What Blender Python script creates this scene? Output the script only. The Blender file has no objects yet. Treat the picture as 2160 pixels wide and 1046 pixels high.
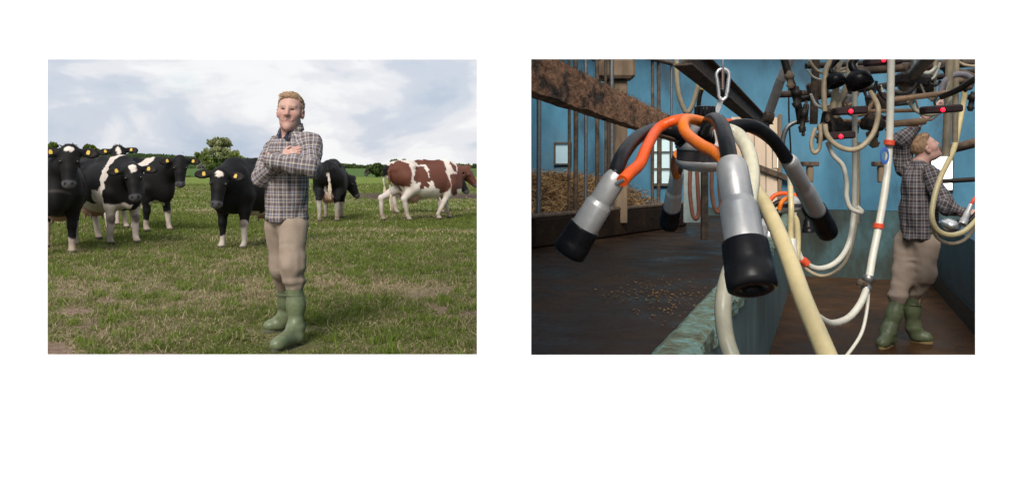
import bpy, math, random
import numpy as np
from mathutils import Vector, Matrix

# ------------------------------------------------------------------ camera, sky, sun
S = bpy.context.scene
COL = S.collection
R = math.radians
F = 1800.0            # focal length in pixels of the 2160 px wide photograph
H = 1.27              # eye height above the pasture
cam_d = bpy.data.cameras.new('camera'); cam = bpy.data.objects.new('camera', cam_d)
COL.objects.link(cam); S.camera = cam
cam.location = (0, 0, H); cam.rotation_euler = (R(90), 0, 0)
cam_d.sensor_width = 36; cam_d.lens = 36*F/2160; cam_d.shift_y = -(523-350)/2160
cam_d.clip_start = 0.05; cam_d.clip_end = 6000
S.view_settings.view_transform = 'Standard'; S.view_settings.look = 'None'
S.view_settings.exposure = 0.18; S.view_settings.gamma = 1.0
S.view_settings.use_curve_mapping = False
S.render.engine = 'CYCLES'
S.cycles.max_bounces = 6; S.cycles.diffuse_bounces = 4; S.cycles.transparent_max_bounces = 8
try: S.cycles.use_denoising = True
except Exception: pass

SUN_EL, SUN_AZ = R(42), R(12)        # sun behind the viewer's left shoulder
to_sun = Vector((-math.sin(SUN_AZ)*math.cos(SUN_EL), -math.cos(SUN_AZ)*math.cos(SUN_EL), math.sin(SUN_EL)))
sun_d = bpy.data.lights.new('sun', 'SUN'); sun_d.energy = 3.2; sun_d.angle = R(24); sun_d.color = (1.0, .95, .88)
sun = bpy.data.objects.new('sun', sun_d); COL.objects.link(sun)
sun.rotation_euler = to_sun.to_track_quat('Z', 'Y').to_euler(); sun.location = (-20, -30, 40)

W = bpy.data.worlds.new('World'); S.world = W; W.use_nodes = True
def build_world():
    nt = W.node_tree; nt.nodes.clear(); N = nt.nodes.new; L = nt.links.new
    out = N('ShaderNodeOutputWorld'); bg = N('ShaderNodeBackground'); add = N('ShaderNodeMixShader')
    sky = N('ShaderNodeTexSky'); sky.sky_type = 'NISHITA'; sky.sun_disc = False
    sky.sun_elevation = SUN_EL; sky.sun_rotation = math.pi + SUN_AZ; sky.air_density = 1.0; sky.dust_density = 1.5
    bg.inputs['Strength'].default_value = 0.12
    L(sky.outputs[0], bg.inputs['Color'])
    tc = N('ShaderNodeTexCoord'); sep = N('ShaderNodeSeparateXYZ'); L(tc.outputs['Generated'], sep.inputs[0])
    zz = N('ShaderNodeMath'); zz.operation = 'MAXIMUM'; L(sep.outputs['Z'], zz.inputs[0]); zz.inputs[1].default_value = 0.0
    za = N('ShaderNodeMath'); za.operation = 'ADD'; L(zz.outputs[0], za.inputs[0]); za.inputs[1].default_value = 0.40
    comb = N('ShaderNodeCombineXYZ')
    for i, ax in enumerate('XY'):
        d = N('ShaderNodeMath'); d.operation = 'DIVIDE'; L(sep.outputs[ax], d.inputs[0]); L(za.outputs[0], d.inputs[1]); L(d.outputs[0], comb.inputs[i])
    comb.inputs[2].default_value = 3.7
    def noise(scale, detail, rough, dist=0.0, loc=(0,0,0)):
        mp = N('ShaderNodeMapping'); mp.inputs['Location'].default_value = loc; L(comb.outputs[0], mp.inputs[0])
        n = N('ShaderNodeTexNoise'); n.inputs['Scale'].default_value = scale; n.inputs['Detail'].default_value = detail
        n.inputs['Roughness'].default_value = rough; n.inputs['Distortion'].default_value = dist
        L(mp.outputs[0], n.inputs['Vector']); return n.outputs['Fac']
    def ramp(fac, stops, interp='EASE'):
        r = N('ShaderNodeValToRGB'); r.color_ramp.interpolation = interp
        e = r.color_ramp.elements
        while len(e) > 1: e.remove(e[-1])
        e[0].position = stops[0][0]; e[0].color = (*stops[0][1], 1)
        for p, c in stops[1:]:
            x = e.new(p); x.color = (*c, 1)
        L(fac, r.inputs[0]); return r.outputs[0]
    n1 = noise(2.5, 8, .52, .4, (2.3, .4, 0)); n2 = noise(1.6, 6, .55, .3, (5.1, 1.7, 0))
    # cloud brightness: grey blue bellies to near white tops
    cc = ramp(n1, [(.36, (.50, .58, .70)), (.45, (.62, .67, .76)), (.52, (.80, .81, .85)), (.58, (.93, .93, .94)), (.70, (.99, .99, .99))])
    cover = ramp(n2, [(.29, (.45, .45, .45)), (.38, (.96, .96, .96)), (1.0, (1, 1, 1))])
    em = N('ShaderNodeBackground'); L(cc, em.inputs['Color']); em.inputs['Strength'].default_value = 0.90
    L(cover, add.inputs[0]); L(bg.outputs[0], add.inputs[1]); L(em.outputs[0], add.inputs[2]); L(add.outputs[0], out.inputs[0])
build_world()

# ------------------------------------------------------------------ small tools
rng = np.random.default_rng(7); random.seed(7)
def P(u, v, Y): return Vector(((u-1080)/F*Y, Y, H-(v-350)/F*Y))
def px(n, Y): return n/F*Y

def hash3(i, j, k, seed):
    h = (i.astype(np.int64)*374761393 + j.astype(np.int64)*668265263 + k.astype(np.int64)*2147483647 + seed*1274126177) & 0xffffffff
    h = ((h ^ (h >> 13))*1274126177) & 0xffffffff
    h = ((h ^ (h >> 16))*2246822519) & 0xffffffff
    return ((h ^ (h >> 15)) & 0xffffff)/float(0xffffff)
def vnoise(p, scale=1.0, seed=0):
    p = np.asarray(p, float)*scale; i = np.floor(p).astype(np.int64); f = p-i; f = f*f*(3-2*f); r = 0
    for a in (0, 1):
        for b in (0, 1):
            for c in (0, 1):
                w = (f[:, 0] if a else 1-f[:, 0])*(f[:, 1] if b else 1-f[:, 1])*(f[:, 2] if c else 1-f[:, 2])
                r = r + w*hash3(i[:, 0]+a, i[:, 1]+b, i[:, 2]+c, seed)
    return r*2-1
def fbm(p, scale, oct=3, seed=0):
    r = 0; a = 1; t = 0
    for o in range(oct):
        r = r + a*vnoise(p, scale*2**o, seed+o*17); t += a; a *= .5
    return r/t

# ------------------------------------------------------------------ materials
MATS = {}
def mat(name, color=(.5, .5, .5), rough=.6, metal=0, var=0.0, vscale=8, bump=0, bscale=60, color2=None, attr=None, spec=.5,
        trans=0, sss=0, emit=None, sheen=0, coat=0, stops=None, rvar=0, stretch=(1, 1, 1), twoside=0):
    if name in MATS: return MATS[name]
    m = bpy.data.materials.new(name); m.use_nodes = True; nt = m.node_tree; N = nt.nodes.new; L = nt.links.new
    b = nt.nodes['Principled BSDF']; b.inputs['Roughness'].default_value = rough; b.inputs['Metallic'].default_value = metal
    b.inputs['Specular IOR Level'].default_value = spec
    b.inputs['Base Color'].default_value = (*color, 1)
    if coat: b.inputs['Coat Weight'].default_value = coat
    if sheen: b.inputs['Sheen Weight'].default_value = sheen
    if sss: b.inputs['Subsurface Weight'].default_value = sss; b.inputs['Subsurface Radius'].default_value = (.01, .004, .002)
    if trans: b.inputs['Transmission Weight'].default_value = trans
    if emit: b.inputs['Emission Color'].default_value = (*emit[0], 1); b.inputs['Emission Strength'].default_value = emit[1]
    tc = N('ShaderNodeTexCoord'); mp = N('ShaderNodeMapping'); mp.inputs['Scale'].default_value = stretch; L(tc.outputs['Object'], mp.inputs[0])
    src = None
    if attr:
        at = N('ShaderNodeAttribute'); at.attribute_name = attr; src = at.outputs['Color']
    if var or color2 or stops or rvar:
        n = N('ShaderNodeTexNoise'); n.inputs['Scale'].default_value = vscale; n.inputs['Detail'].default_value = 6; n.inputs['Roughness'].default_value = .62
        L(mp.outputs[0], n.inputs['Vector'])
        if stops or color2:
            st = stops or [(.38, color), (.62, color2)]
            r = N('ShaderNodeValToRGB'); e = r.color_ramp.elements
            while len(e) > 1: e.remove(e[-1])
            e[0].position = st[0][0]; e[0].color = (*st[0][1], 1)
            for p, c in st[1:]:
                x = e.new(p); x.color = (*c, 1)
            L(n.outputs['Fac'], r.inputs[0]); src = r.outputs[0]
        if var:
            n2 = N('ShaderNodeTexNoise'); n2.inputs['Scale'].default_value = vscale*2.7; n2.inputs['Detail'].default_value = 5; L(mp.outputs[0], n2.inputs['Vector'])
            mr = N('ShaderNodeMapRange'); mr.inputs[1].default_value = .25; mr.inputs[2].default_value = .75
            mr.inputs[3].default_value = 1-var; mr.inputs[4].default_value = 1+var; L(n2.outputs['Fac'], mr.inputs[0])
            mx = N('ShaderNodeMix'); mx.data_type = 'RGBA'; mx.blend_type = 'MULTIPLY'; mx.inputs[0].default_value = 1
            if src: L(src, mx.inputs[6])
            else: mx.inputs[6].default_value = (*color, 1)
            L(mr.outputs[0], mx.inputs[7]); src = mx.outputs[2]
        if rvar:
            m2 = N('ShaderNodeMapRange'); m2.inputs[1].default_value = .3; m2.inputs[2].default_value = .7
            m2.inputs[3].default_value = max(.02, rough-rvar); m2.inputs[4].default_value = min(1, rough+rvar); L(n.outputs['Fac'], m2.inputs[0]); L(m2.outputs[0], b.inputs['Roughness'])
    if src: L(src, b.inputs['Base Color'])
    if bump:
        nb = N('ShaderNodeTexNoise'); nb.inputs['Scale'].default_value = bscale; nb.inputs['Detail'].default_value = 5; L(mp.outputs[0], nb.inputs['Vector'])
        bp = N('ShaderNodeBump'); bp.inputs['Strength'].default_value = min(1, bump); bp.inputs['Distance'].default_value = .02; L(nb.outputs['Fac'], bp.inputs['Height']); L(bp.outputs[0], b.inputs['Normal'])
    if twoside:
        tr = N('ShaderNodeBsdfTranslucent'); ms = N('ShaderNodeMixShader'); ms.inputs[0].default_value = twoside
        if src: L(src, tr.inputs[0])
        else: tr.inputs[0].default_value = (*color, 1)
        L(b.outputs[0], ms.inputs[1]); L(tr.outputs[0], ms.inputs[2]); L(ms.outputs[0], nt.nodes['Material Output'].inputs[0])
    MATS[name] = m; return m

# ------------------------------------------------------------------ meshes
def tag(o, label=None, cat=None, group=None, kind=None):
    if label: o['label'] = label
    if cat: o['category'] = cat
    if group: o['group'] = group
    if kind: o['kind'] = kind
    return o
def empty(name, loc=(0, 0, 0), rz=0, **k):
    o = bpy.data.objects.new(name, None); COL.objects.link(o); o.location = loc; o.rotation_euler = (0, 0, rz); o.empty_display_size = .1
    return tag(o, **k)
def np_mesh(name, v, f, material, smooth=True, col=None, uv=None):
    me = bpy.data.meshes.new(name); v = np.asarray(v, np.float32); f = np.asarray(f, np.int32)
    k = f.shape[1]; me.vertices.add(len(v)); me.vertices.foreach_set('co', v.ravel())
    me.loops.add(f.size); me.loops.foreach_set('vertex_index', f.ravel())
    me.polygons.add(len(f)); me.polygons.foreach_set('loop_start', np.arange(0, f.size, k, dtype=np.int32)); me.polygons.foreach_set('loop_total', np.full(len(f), k, np.int32))
    me.polygons.foreach_set('use_smooth', np.full(len(f), smooth))
    me.update(calc_edges=True)
    if col is not None:
        c = np.ones((len(v), 4), np.float32); c[:, :3] = col
        at = me.color_attributes.new('Col', 'FLOAT_COLOR', 'POINT'); at.data.foreach_set('color', c.ravel())
    if uv is not None:
        l = me.uv_layers.new(name='weave'); l.data.foreach_set('uv', np.asarray(uv, np.float32).ravel())
    me.materials.append(material); return me
def link(name, me, parent=None, **k):
    o = bpy.data.objects.new(name, me); COL.objects.link(o)
    if parent: o.parent = parent
    return tag(o, **k)

class MB:
    """collects shapes for ONE mesh object; everything is given in world coordinates"""
    def __init__(s): s.v = []; s.f = []; s.sm = []
    def add(s, v, f, smooth=False):
        o = len(s.v); s.v += [tuple(x) for x in v]; s.f += [tuple(i+o for i in q) for q in f]; s.sm += [smooth]*len(f); return s
    def box(s, c, size, M=None, bev=0):
        x, y, z = [q/2 for q in size]; c = Vector(c); M = M or Matrix.Identity(3)
        if bev <= 0:
            vs = [c+M@Vector((a*x, b*y, d*z)) for a in (-1, 1) for b in (-1, 1) for d in (-1, 1)]
            return s.add(vs, [(0, 1, 3, 2), (4, 6, 7, 5), (0, 4, 5, 1), (2, 3, 7, 6), (0, 2, 6, 4), (1, 5, 7, 3)])
        bev = min(bev, x*.9, y*.9, z*.9)
        ring = lambda zz, i: [(a*(x-(0 if k else 0)-i), b*(y-i), zz) for k, (a, b) in enumerate(((-1, -1), (1, -1), (1, 1), (-1, 1)))]
        def oct(zz, i):
            X, Y = x-i, y-i; e = bev
            return [(-X+e, -Y, zz), (X-e, -Y, zz), (X, -Y+e, zz), (X, Y-e, zz), (X-e, Y, zz), (-X+e, Y, zz), (-X, Y-e, zz), (-X, -Y+e, zz)]
        rs = [oct(-z, bev*.7), oct(-z+bev, 0), oct(z-bev, 0), oct(z, bev*.7)]
        vs = [c+M@Vector(p) for r in rs for p in r]; fs = [tuple(range(7, -1, -1)), tuple(range(24, 32))]
        for r in range(3):
            for i in range(8): fs.append((r*8+i, r*8+(i+1) % 8, r*8+8+(i+1) % 8, r*8+8+i))
        return s.add(vs, fs)
    def beam(s, a, b, w, h, up=(0, 0, 1), bev=0, n=1):
        a = Vector(a); b = Vector(b); y = (b-a); l = y.length; y.normalize(); x = y.cross(Vector(up)).normalized(); z = x.cross(y)
        return s.box((a+b)/2, (w, l, h), Matrix((x, y, z)).transposed(), bev)
    def tube(s, pts, r, seg=10, smooth=6, cap=True):
        pts = [Vector(p) for p in pts]; rs = r if isinstance(r, (list, tuple)) else [r]*len(pts)
        if smooth and len(pts) > 2:
            q = []; qr = []
            for i in range(len(pts)-1):
                p0, p1, p2, p3 = pts[max(i-1, 0)], pts[i], pts[i+1], pts[min(i+2, len(pts)-1)]
                for k in range(smooth):
                    t = k/smooth; t2 = t*t; t3 = t2*t
                    q.append(.5*((2*p1)+(p2-p0)*t+(2*p0-5*p1+4*p2-p3)*t2+(3*p1-p0-3*p2+p3)*t3)); qr.append(rs[i]+(rs[i+1]-rs[i])*t)
            q.append(pts[-1]); qr.append(rs[-1]); pts, rs = q, qr
        n = len(pts); d = (pts[1]-pts[0]).normalized(); x = d.orthogonal().normalized(); vs = []; fs = []
        for i in range(n):
            t = (pts[min(i+1, n-1)]-pts[max(i-1, 0)]).normalized(); x = (x-t*x.dot(t)).normalized(); y = t.cross(x)
            vs += [pts[i]+(x*math.cos(a)+y*math.sin(a))*rs[i] for a in (2*math.pi*k/seg for k in range(seg))]
        for i in range(n-1):
            for k in range(seg): fs.append((i*seg+k, i*seg+(k+1) % seg, (i+1)*seg+(k+1) % seg, (i+1)*seg+k))
        s.add(vs, fs, True)
        if cap: s.add([vs[k] for k in range(seg)], [tuple(range(seg-1, -1, -1))]); s.add([vs[(n-1)*seg+k] for k in range(seg)], [tuple(range(seg))])
        return s
    def lathe(s, a, d, prof, seg=24):
        """profile of (distance along d, radius) from point a"""
        a = Vector(a); d = Vector(d).normalized(); x = d.orthogonal().normalized(); y = d.cross(x); vs = []; fs = []
        for t, r in prof: vs += [a+d*t+(x*math.cos(q)+y*math.sin(q))*r for q in (2*math.pi*k/seg for k in range(seg))]
        for i in range(len(prof)-1):
            for k in range(seg): fs.append((i*seg+k, i*seg+(k+1) % seg, (i+1)*seg+(k+1) % seg, (i+1)*seg+k))
        s.add(vs, fs, True); n = len(prof)
        s.add([vs[k] for k in range(seg)], [tuple(range(seg-1, -1, -1))]); s.add([vs[(n-1)*seg+k] for k in range(seg)], [tuple(range(seg))])
        return s
    def ball(s, c, r, seg=12, rings=8):
        c = Vector(c); r = (r, r, r) if not isinstance(r, (tuple, list)) else r; vs = []; fs = []
        for i in range(rings+1):
            p = math.pi*i/rings
            vs += [c+Vector((r[0]*math.sin(p)*math.cos(q), r[1]*math.sin(p)*math.sin(q), r[2]*math.cos(p))) for q in (2*math.pi*k/seg for k in range(seg))]
        for i in range(rings):
            for k in range(seg): fs.append((i*seg+k, (i+1)*seg+k, (i+1)*seg+(k+1) % seg, i*seg+(k+1) % seg))
        return s.add(vs, fs, True)
    def prism(s, poly, z0, z1):
        n = len(poly); vs = [(x, y, z0) for x, y in poly]+[(x, y, z1) for x, y in poly]
        fs = [tuple(range(n-1, -1, -1)), tuple(range(n, 2*n))]+[(i, (i+1) % n, n+(i+1) % n, n+i) for i in range(n)]
        return s.add(vs, fs)
    def build(s, name, material, parent=None, **k):
        me = bpy.data.meshes.new(name); off = Vector((0, 0, 0))
        if parent:
            p = parent; off = Vector(p.location)
            while p.parent: p = p.parent; off = off+Vector(p.location)
        c = off if parent else (sum((Vector(v) for v in s.v), Vector())/len(s.v))
        me.from_pydata([Vector(v)-c for v in s.v], [], s.f); me.polygons.foreach_set('use_smooth', s.sm); me.materials.append(material)
        o = link(name, me, parent, **k)
        if not parent: o.location = c
        return o

# ------------------------------------------------------------------ bodies: blended solids meshed on a grid
def rc(a, b, ra, rb, k=.03, sc=None, rot=None, cut=False):
    return dict(t='c', a=np.array(a, float), b=np.array(b, float), ra=ra, rb=rb, k=k, sc=sc, rot=rot, cut=cut)
def el(c, r, k=.03, rot=None, cut=False): return dict(t='e', c=np.array(c, float), r=np.array(r, float), k=k, rot=rot, cut=cut)
def pdist(q, p):
    if q['t'] == 'e':
        x = p-q['c']
        if q['rot'] is not None: x = x@q['rot']
        k0 = np.linalg.norm(x/q['r'], axis=-1); k1 = np.linalg.norm(x/q['r']**2, axis=-1)
        return k0*(k0-1)/np.maximum(k1, 1e-9)
    a, b, ra, rb = q['a'], q['b'], q['ra'], q['rb']
    x = p-a; d = b-a; m = 1
    if q['rot'] is not None: x = x@q['rot']; d = d@q['rot']
    if q['sc'] is not None: x = x/q['sc']; d = d/q['sc']; m = min(q['sc'])
    t = np.clip((x@d)/max(d@d, 1e-12), 0, 1)
    return (np.linalg.norm(x-t[..., None]*d, axis=-1)-(ra+(rb-ra)*t))*m
def pbox(q):
    if q['t'] == 'e':
        m = max(q['r']); return q['c']-m, q['c']+m
    m = max(q['ra'], q['rb'])*(max(q['sc']) if q['sc'] is not None else 1)
    return np.minimum(q['a'], q['b'])-m, np.maximum(q['a'], q['b'])+m
def mesh_solid(prims, res, clip=None):
    lo = np.min([pbox(q)[0] for q in prims if not q['cut']], 0)-4*res; hi = np.max([pbox(q)[1] for q in prims if not q['cut']], 0)+4*res
    n = np.ceil((hi-lo)/res).astype(int)+1; D = np.full(n, 10., np.float32)
    ax = [lo[i]+res*np.arange(n[i]) for i in range(3)]
    for q in prims:
        a, b = pbox(q); m = 3*res+q['k']
        i0 = np.clip(np.floor((a-m-lo)/res).astype(int), 0, n); i1 = np.clip(np.ceil((b+m-lo)/res).astype(int)+1, 0, n)
        if (i1 <= i0).any(): continue
        g = np.stack(np.meshgrid(*[ax[i][i0[i]:i1[i]] for i in range(3)], indexing='ij'), -1)
        d = pdist(q, g); sl = tuple(slice(i0[i], i1[i]) for i in range(3)); o = D[sl]; k = q['k']
        if q['cut']: D[sl] = np.maximum(o, -d)
        else:
            h = np.clip(.5+.5*(o-d)/k, 0, 1); D[sl] = o*(1-h)+d*h-k*h*(1-h)
    if clip is not None:
        g = np.stack(np.meshgrid(*ax, indexing='ij'), -1); D = np.maximum(D, clip(g))
    I = D < 0; c = np.zeros(n-1, np.int8); sl = lambda a: tuple(slice(x, x+m) for x, m in zip(a, n-1))
    cs = [(a, b, d) for a in (0, 1) for b in (0, 1) for d in (0, 1)]
    for q in cs: c += I[sl(q)]
    act = np.argwhere((c > 0) & (c < 8)); idx = np.full(n-1, -1, np.int64); idx[tuple(act.T)] = np.arange(len(act))
    pos = np.zeros((len(act), 3)); cnt = np.zeros(len(act))
    for a in cs:
        for axx in range(3):
            if a[axx]: continue
            b = list(a); b[axx] = 1
            va = D[tuple((act+a).T)]; vb = D[tuple((act+b).T)]; m = (va < 0) != (vb < 0)
            t = np.clip(va/np.where(m, va-vb, 1), 0, 1); e = act+np.array(a)+0.; e[:, axx] += t
            pos[m] += e[m]; cnt[m] += 1
    V = lo+res*pos/np.maximum(cnt, 1)[:, None]; Fs = []
    for axx in range(3):
        s0 = [slice(None)]*3; s1 = [slice(None)]*3; s0[axx] = slice(0, -1); s1[axx] = slice(1, None)
        e = np.argwhere(I[tuple(s0)] != I[tuple(s1)]); u, w = (axx+1) % 3, (axx+2) % 3
        e = e[(e[:, u] > 0) & (e[:, w] > 0) & (e[:, u] < n[u]-1) & (e[:, w] < n[w]-1)]
        ins = I[tuple(e.T)]; q = []
        for du, dw in ((-1, -1), (0, -1), (0, 0), (-1, 0)):
            x = e.copy(); x[:, u] += du; x[:, w] += dw; q.append(idx[tuple(x.T)])
        q = np.stack(q, 1); q[~ins] = q[~ins][:, ::-1]; Fs.append(q)
    Fa = np.concatenate(Fs); Fa = Fa[(Fa >= 0).all(1)]
    return V, Fa
def vnormals(V, Fa):
    n = np.cross(V[Fa[:, 2]]-V[Fa[:, 0]], V[Fa[:, 3]]-V[Fa[:, 1]]); o = np.zeros_like(V)
    for i in range(4): np.add.at(o, Fa[:, i], n)
    return o/np.maximum(np.linalg.norm(o, axis=1), 1e-12)[:, None]
def smooth01(x, a, b):
    t = np.clip((x-a)/(b-a), 0, 1); return t*t*(3-2*t)
def mixc(c, m, col): return c*(1-m[:, None])+np.array(col)*m[:, None]

# ------------------------------------------------------------------ the white board with its two windows
def display_board():
    Y0, t, sl = .75, .008, 1.6
    m = mat('white_paint', (.90, .90, .90), .75, spec=.2)
    root = empty('display_board', (0, Y0, 0), label='white freestanding display board with two rectangular windows cut through it', cat='display board')
    def w(u0, v0, u1, v1):
        a = P(u0, v1, Y0); b = P(u1, v0, Y0); return a.x, a.z, b.x, b.z
    wins = [w(100.5, 126, 1006, 747), w(1120.5, 125.5, 2057, 748)]
    X0, X1, Z0, Z1 = -.62, .62, .88, 1.45
    def layer(y, grow):
        xs = [X0]+[q for a in wins for q in (a[0]-grow, a[2]+grow)]+[X1]; zs = None
        vs = []; fs = []
        return xs
    mb = MB()
    for y, g, flip in ((Y0, 0, 0), (Y0+t, t*sl, 1)):
        (a0, b0, a1, b1), (c0, d0, c1, d1) = wins
        a0 -= g; b0 -= g; a1 += g; b1 += g; c0 -= g; d0 -= g; c1 += g; d1 += g
        quads = [(X0, Z0, a0, Z1), (a0, Z0, a1, b0), (a0, b1, a1, Z1), (a1, Z0, c0, Z1), (c0, Z0, c1, d0), (c0, d1, c1, Z1), (c1, Z0, X1, Z1)]
        for (x0, z0, x1, z1) in quads:
            f = (0, 1, 2, 3) if not flip else (3, 2, 1, 0)
            mb.add([(x0, y, z0), (x1, y, z0), (x1, y, z1), (x0, y, z1)], [f])
    for (x0, z0, x1, z1) in wins:
        g = t*sl; A = [(x0, Y0, z0), (x1, Y0, z0), (x1, Y0, z1), (x0, Y0, z1)]; B = [(x0-g, Y0+t, z0-g), (x1+g, Y0+t, z0-g), (x1+g, Y0+t, z1+g), (x0-g, Y0+t, z1+g)]
        mb.add(A+B, [(i, (i+1) % 4, 4+(i+1) % 4, 4+i) for i in range(4)])
    C = [(X0, Z0), (X1, Z0), (X1, Z1), (X0, Z1)]
    mb.add([(x, Y0, z) for x, z in C]+[(x, Y0+t, z) for x, z in C], [(i, 4+i, 4+(i+1) % 4, (i+1) % 4) for i in range(4)])
    mb.build('panel', m, root)
    for x, zf in ((-.56, 0), (.56, -.23)):
        l = MB(); l.box((x, Y0+t+.017, (zf+1.43)/2), (.03, .03, 1.43-zf), bev=.003); l.box((x, Y0+t+.017, zf+.012), (.06, .4, .02), bev=.004); l.build('leg', m, root)
display_board()

# ------------------------------------------------------------------ pasture
def gnoise(x, y, s, seed=0, o=3): return fbm(np.stack([x, y, np.zeros_like(x)], 1), s, o, seed)
def lift(x, y):
    far = np.clip((y-95)/260, 0, 1)**1.5*1.6*smooth01(x/np.maximum(y, 1), -.42, -.1)
    return .03*gnoise(x, y, .35, 3)*np.clip(y/30, 0, 1)+far+.25*gnoise(x, y, .012, 9)*smooth01(y, 60, 200)
def field_colours():
    m = bpy.data.materials.new('pasture_soil_and_turf'); m.use_nodes = True; nt = m.node_tree; N = nt.nodes.new; L = nt.links.new
    b = nt.nodes['Principled BSDF']; b.inputs['Roughness'].default_value = .95; b.inputs['Specular IOR Level'].default_value = .1
    tc = N('ShaderNodeTexCoord')
    def noise(s, d=6, r=.6, st=(1, 1, 1)):
        mp = N('ShaderNodeMapping'); mp.inputs['Scale'].default_value = st; L(tc.outputs['Object'], mp.inputs[0])
        n = N('ShaderNodeTexNoise'); n.inputs['Scale'].default_value = s; n.inputs['Detail'].default_value = d; n.inputs['Roughness'].default_value = r; L(mp.outputs[0], n.inputs[0]); return n.outputs['Fac']
    def ramp(f, stops):
        r = N('ShaderNodeValToRGB'); e = r.color_ramp.elements
        while len(e) > 1: e.remove(e[-1])
        e[0].position = stops[0][0]; e[0].color = (*stops[0][1], 1)
        for p, c in stops[1:]: e.new(p).color = (*c, 1)
        L(f, r.inputs[0]); return r.outputs[0]
    at = N('ShaderNodeAttribute'); at.attribute_name = 'Col'
    fine = ramp(noise(22, 8, .7), [(.30, (.55, .55, .55)), (.70, (1.4, 1.4, 1.4))])
    mx = N('ShaderNodeMix'); mx.data_type = 'RGBA'; mx.blend_type = 'MULTIPLY'; mx.inputs[0].default_value = 1; L(at.outputs['Color'], mx.inputs[6]); L(fine, mx.inputs[7])
    blot = ramp(noise(1.4, 6, .65), [(.35, (.8, .8, .8)), (.65, (1.2, 1.2, 1.2))])
    m2 = N('ShaderNodeMix'); m2.data_type = 'RGBA'; m2.blend_type = 'MULTIPLY'; m2.inputs[0].default_value = 1; L(mx.outputs[2], m2.inputs[6]); L(blot, m2.inputs[7])
    L(m2.outputs[2], b.inputs['Base Color'])
    bp = N('ShaderNodeBump'); bp.inputs['Strength'].default_value = .8; bp.inputs['Distance'].default_value = .05; L(noise(30, 8, .7), bp.inputs['Height']); L(bp.outputs[0], b.inputs['Normal'])
    return m
GREEN = np.array((.122, .158, .038)); FRESH = np.array((.150, .205, .036)); STRAW = np.array((.40, .325, .20)); SOIL = np.array((.26, .175, .135)); CROP = np.array((.072, .128, .030))
def cover(x, y):
    """how green (0..1), how strawy, how bare the pasture is"""
    n1 = gnoise(x, y, .55, 21); n2 = gnoise(x, y, 1.6, 33); n3 = gnoise(x, y, .8, 45)
    near = smooth01(y, 17, 8.0)                                   # the trampled, drier part close by
    green = np.clip(.90-.46*near+.75*n1+.45*n2, 0, 1)
    band = np.exp(-((y-16.2-.6*n3+.12*x)/.55)**2)*smooth01(x/y, -.30, -.2)  # a strip of dead grass
    green = green*(1-.75*band)
    bare = smooth01(n3+.8*n2, .20, .48)*smooth01(y, 11.5, 7.0)
    bare = np.maximum(bare, .7*np.exp(-((x+2.75)/.55)**2-((y-6.75)/.35)**2)*smooth01(n2, -.5, .2))
    mud = smooth01(y, 31.5, 33)*smooth01(y, 41, 38.5)*smooth01(x/y, -.22, -.16)
    return green, bare, mud
def field():
    ys = np.unique(np.concatenate([np.arange(-8, 5, .5), np.arange(5, 26, .10), np.geomspace(26, 2500, 90)]))
    xs = np.concatenate([-np.geomspace(1800, 14, 70), np.arange(-14, -.04, .10), [-.035]])
    X, Yg = np.meshgrid(xs, ys, indexing='ij'); x = X.ravel(); y = Yg.ravel()
    z = lift(x, y)*smooth01(-x, 0, .6)
    g, bare, mud = cover(x, y)
    c = GREEN*g[:, None]+.85*STRAW*(1-g[:, None]); c = mixc(c, .45*smooth01(y, 11, 6), (.17, .13, .08)); c = mixc(c, bare, SOIL); c = mixc(c, mud, (.085, .058, .048))
    c = mixc(c, smooth01(y, 40, 60)*.8, FRESH); c = mixc(c, smooth01(y, 92, 98), CROP)
    c = mixc(c, smooth01(y, 330, 360), (.05, .075, .03))
    nx, ny = len(xs), len(ys); i = np.arange(nx*ny).reshape(nx, ny)
    f = np.stack([i[:-1, :-1], i[1:, :-1], i[1:, 1:], i[:-1, 1:]], -1).reshape(-1, 4)
    tag(link('field', np_mesh('field', np.stack([x, y, z], 1), f, field_colours(), True, c)), kind='structure')
field()

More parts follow.
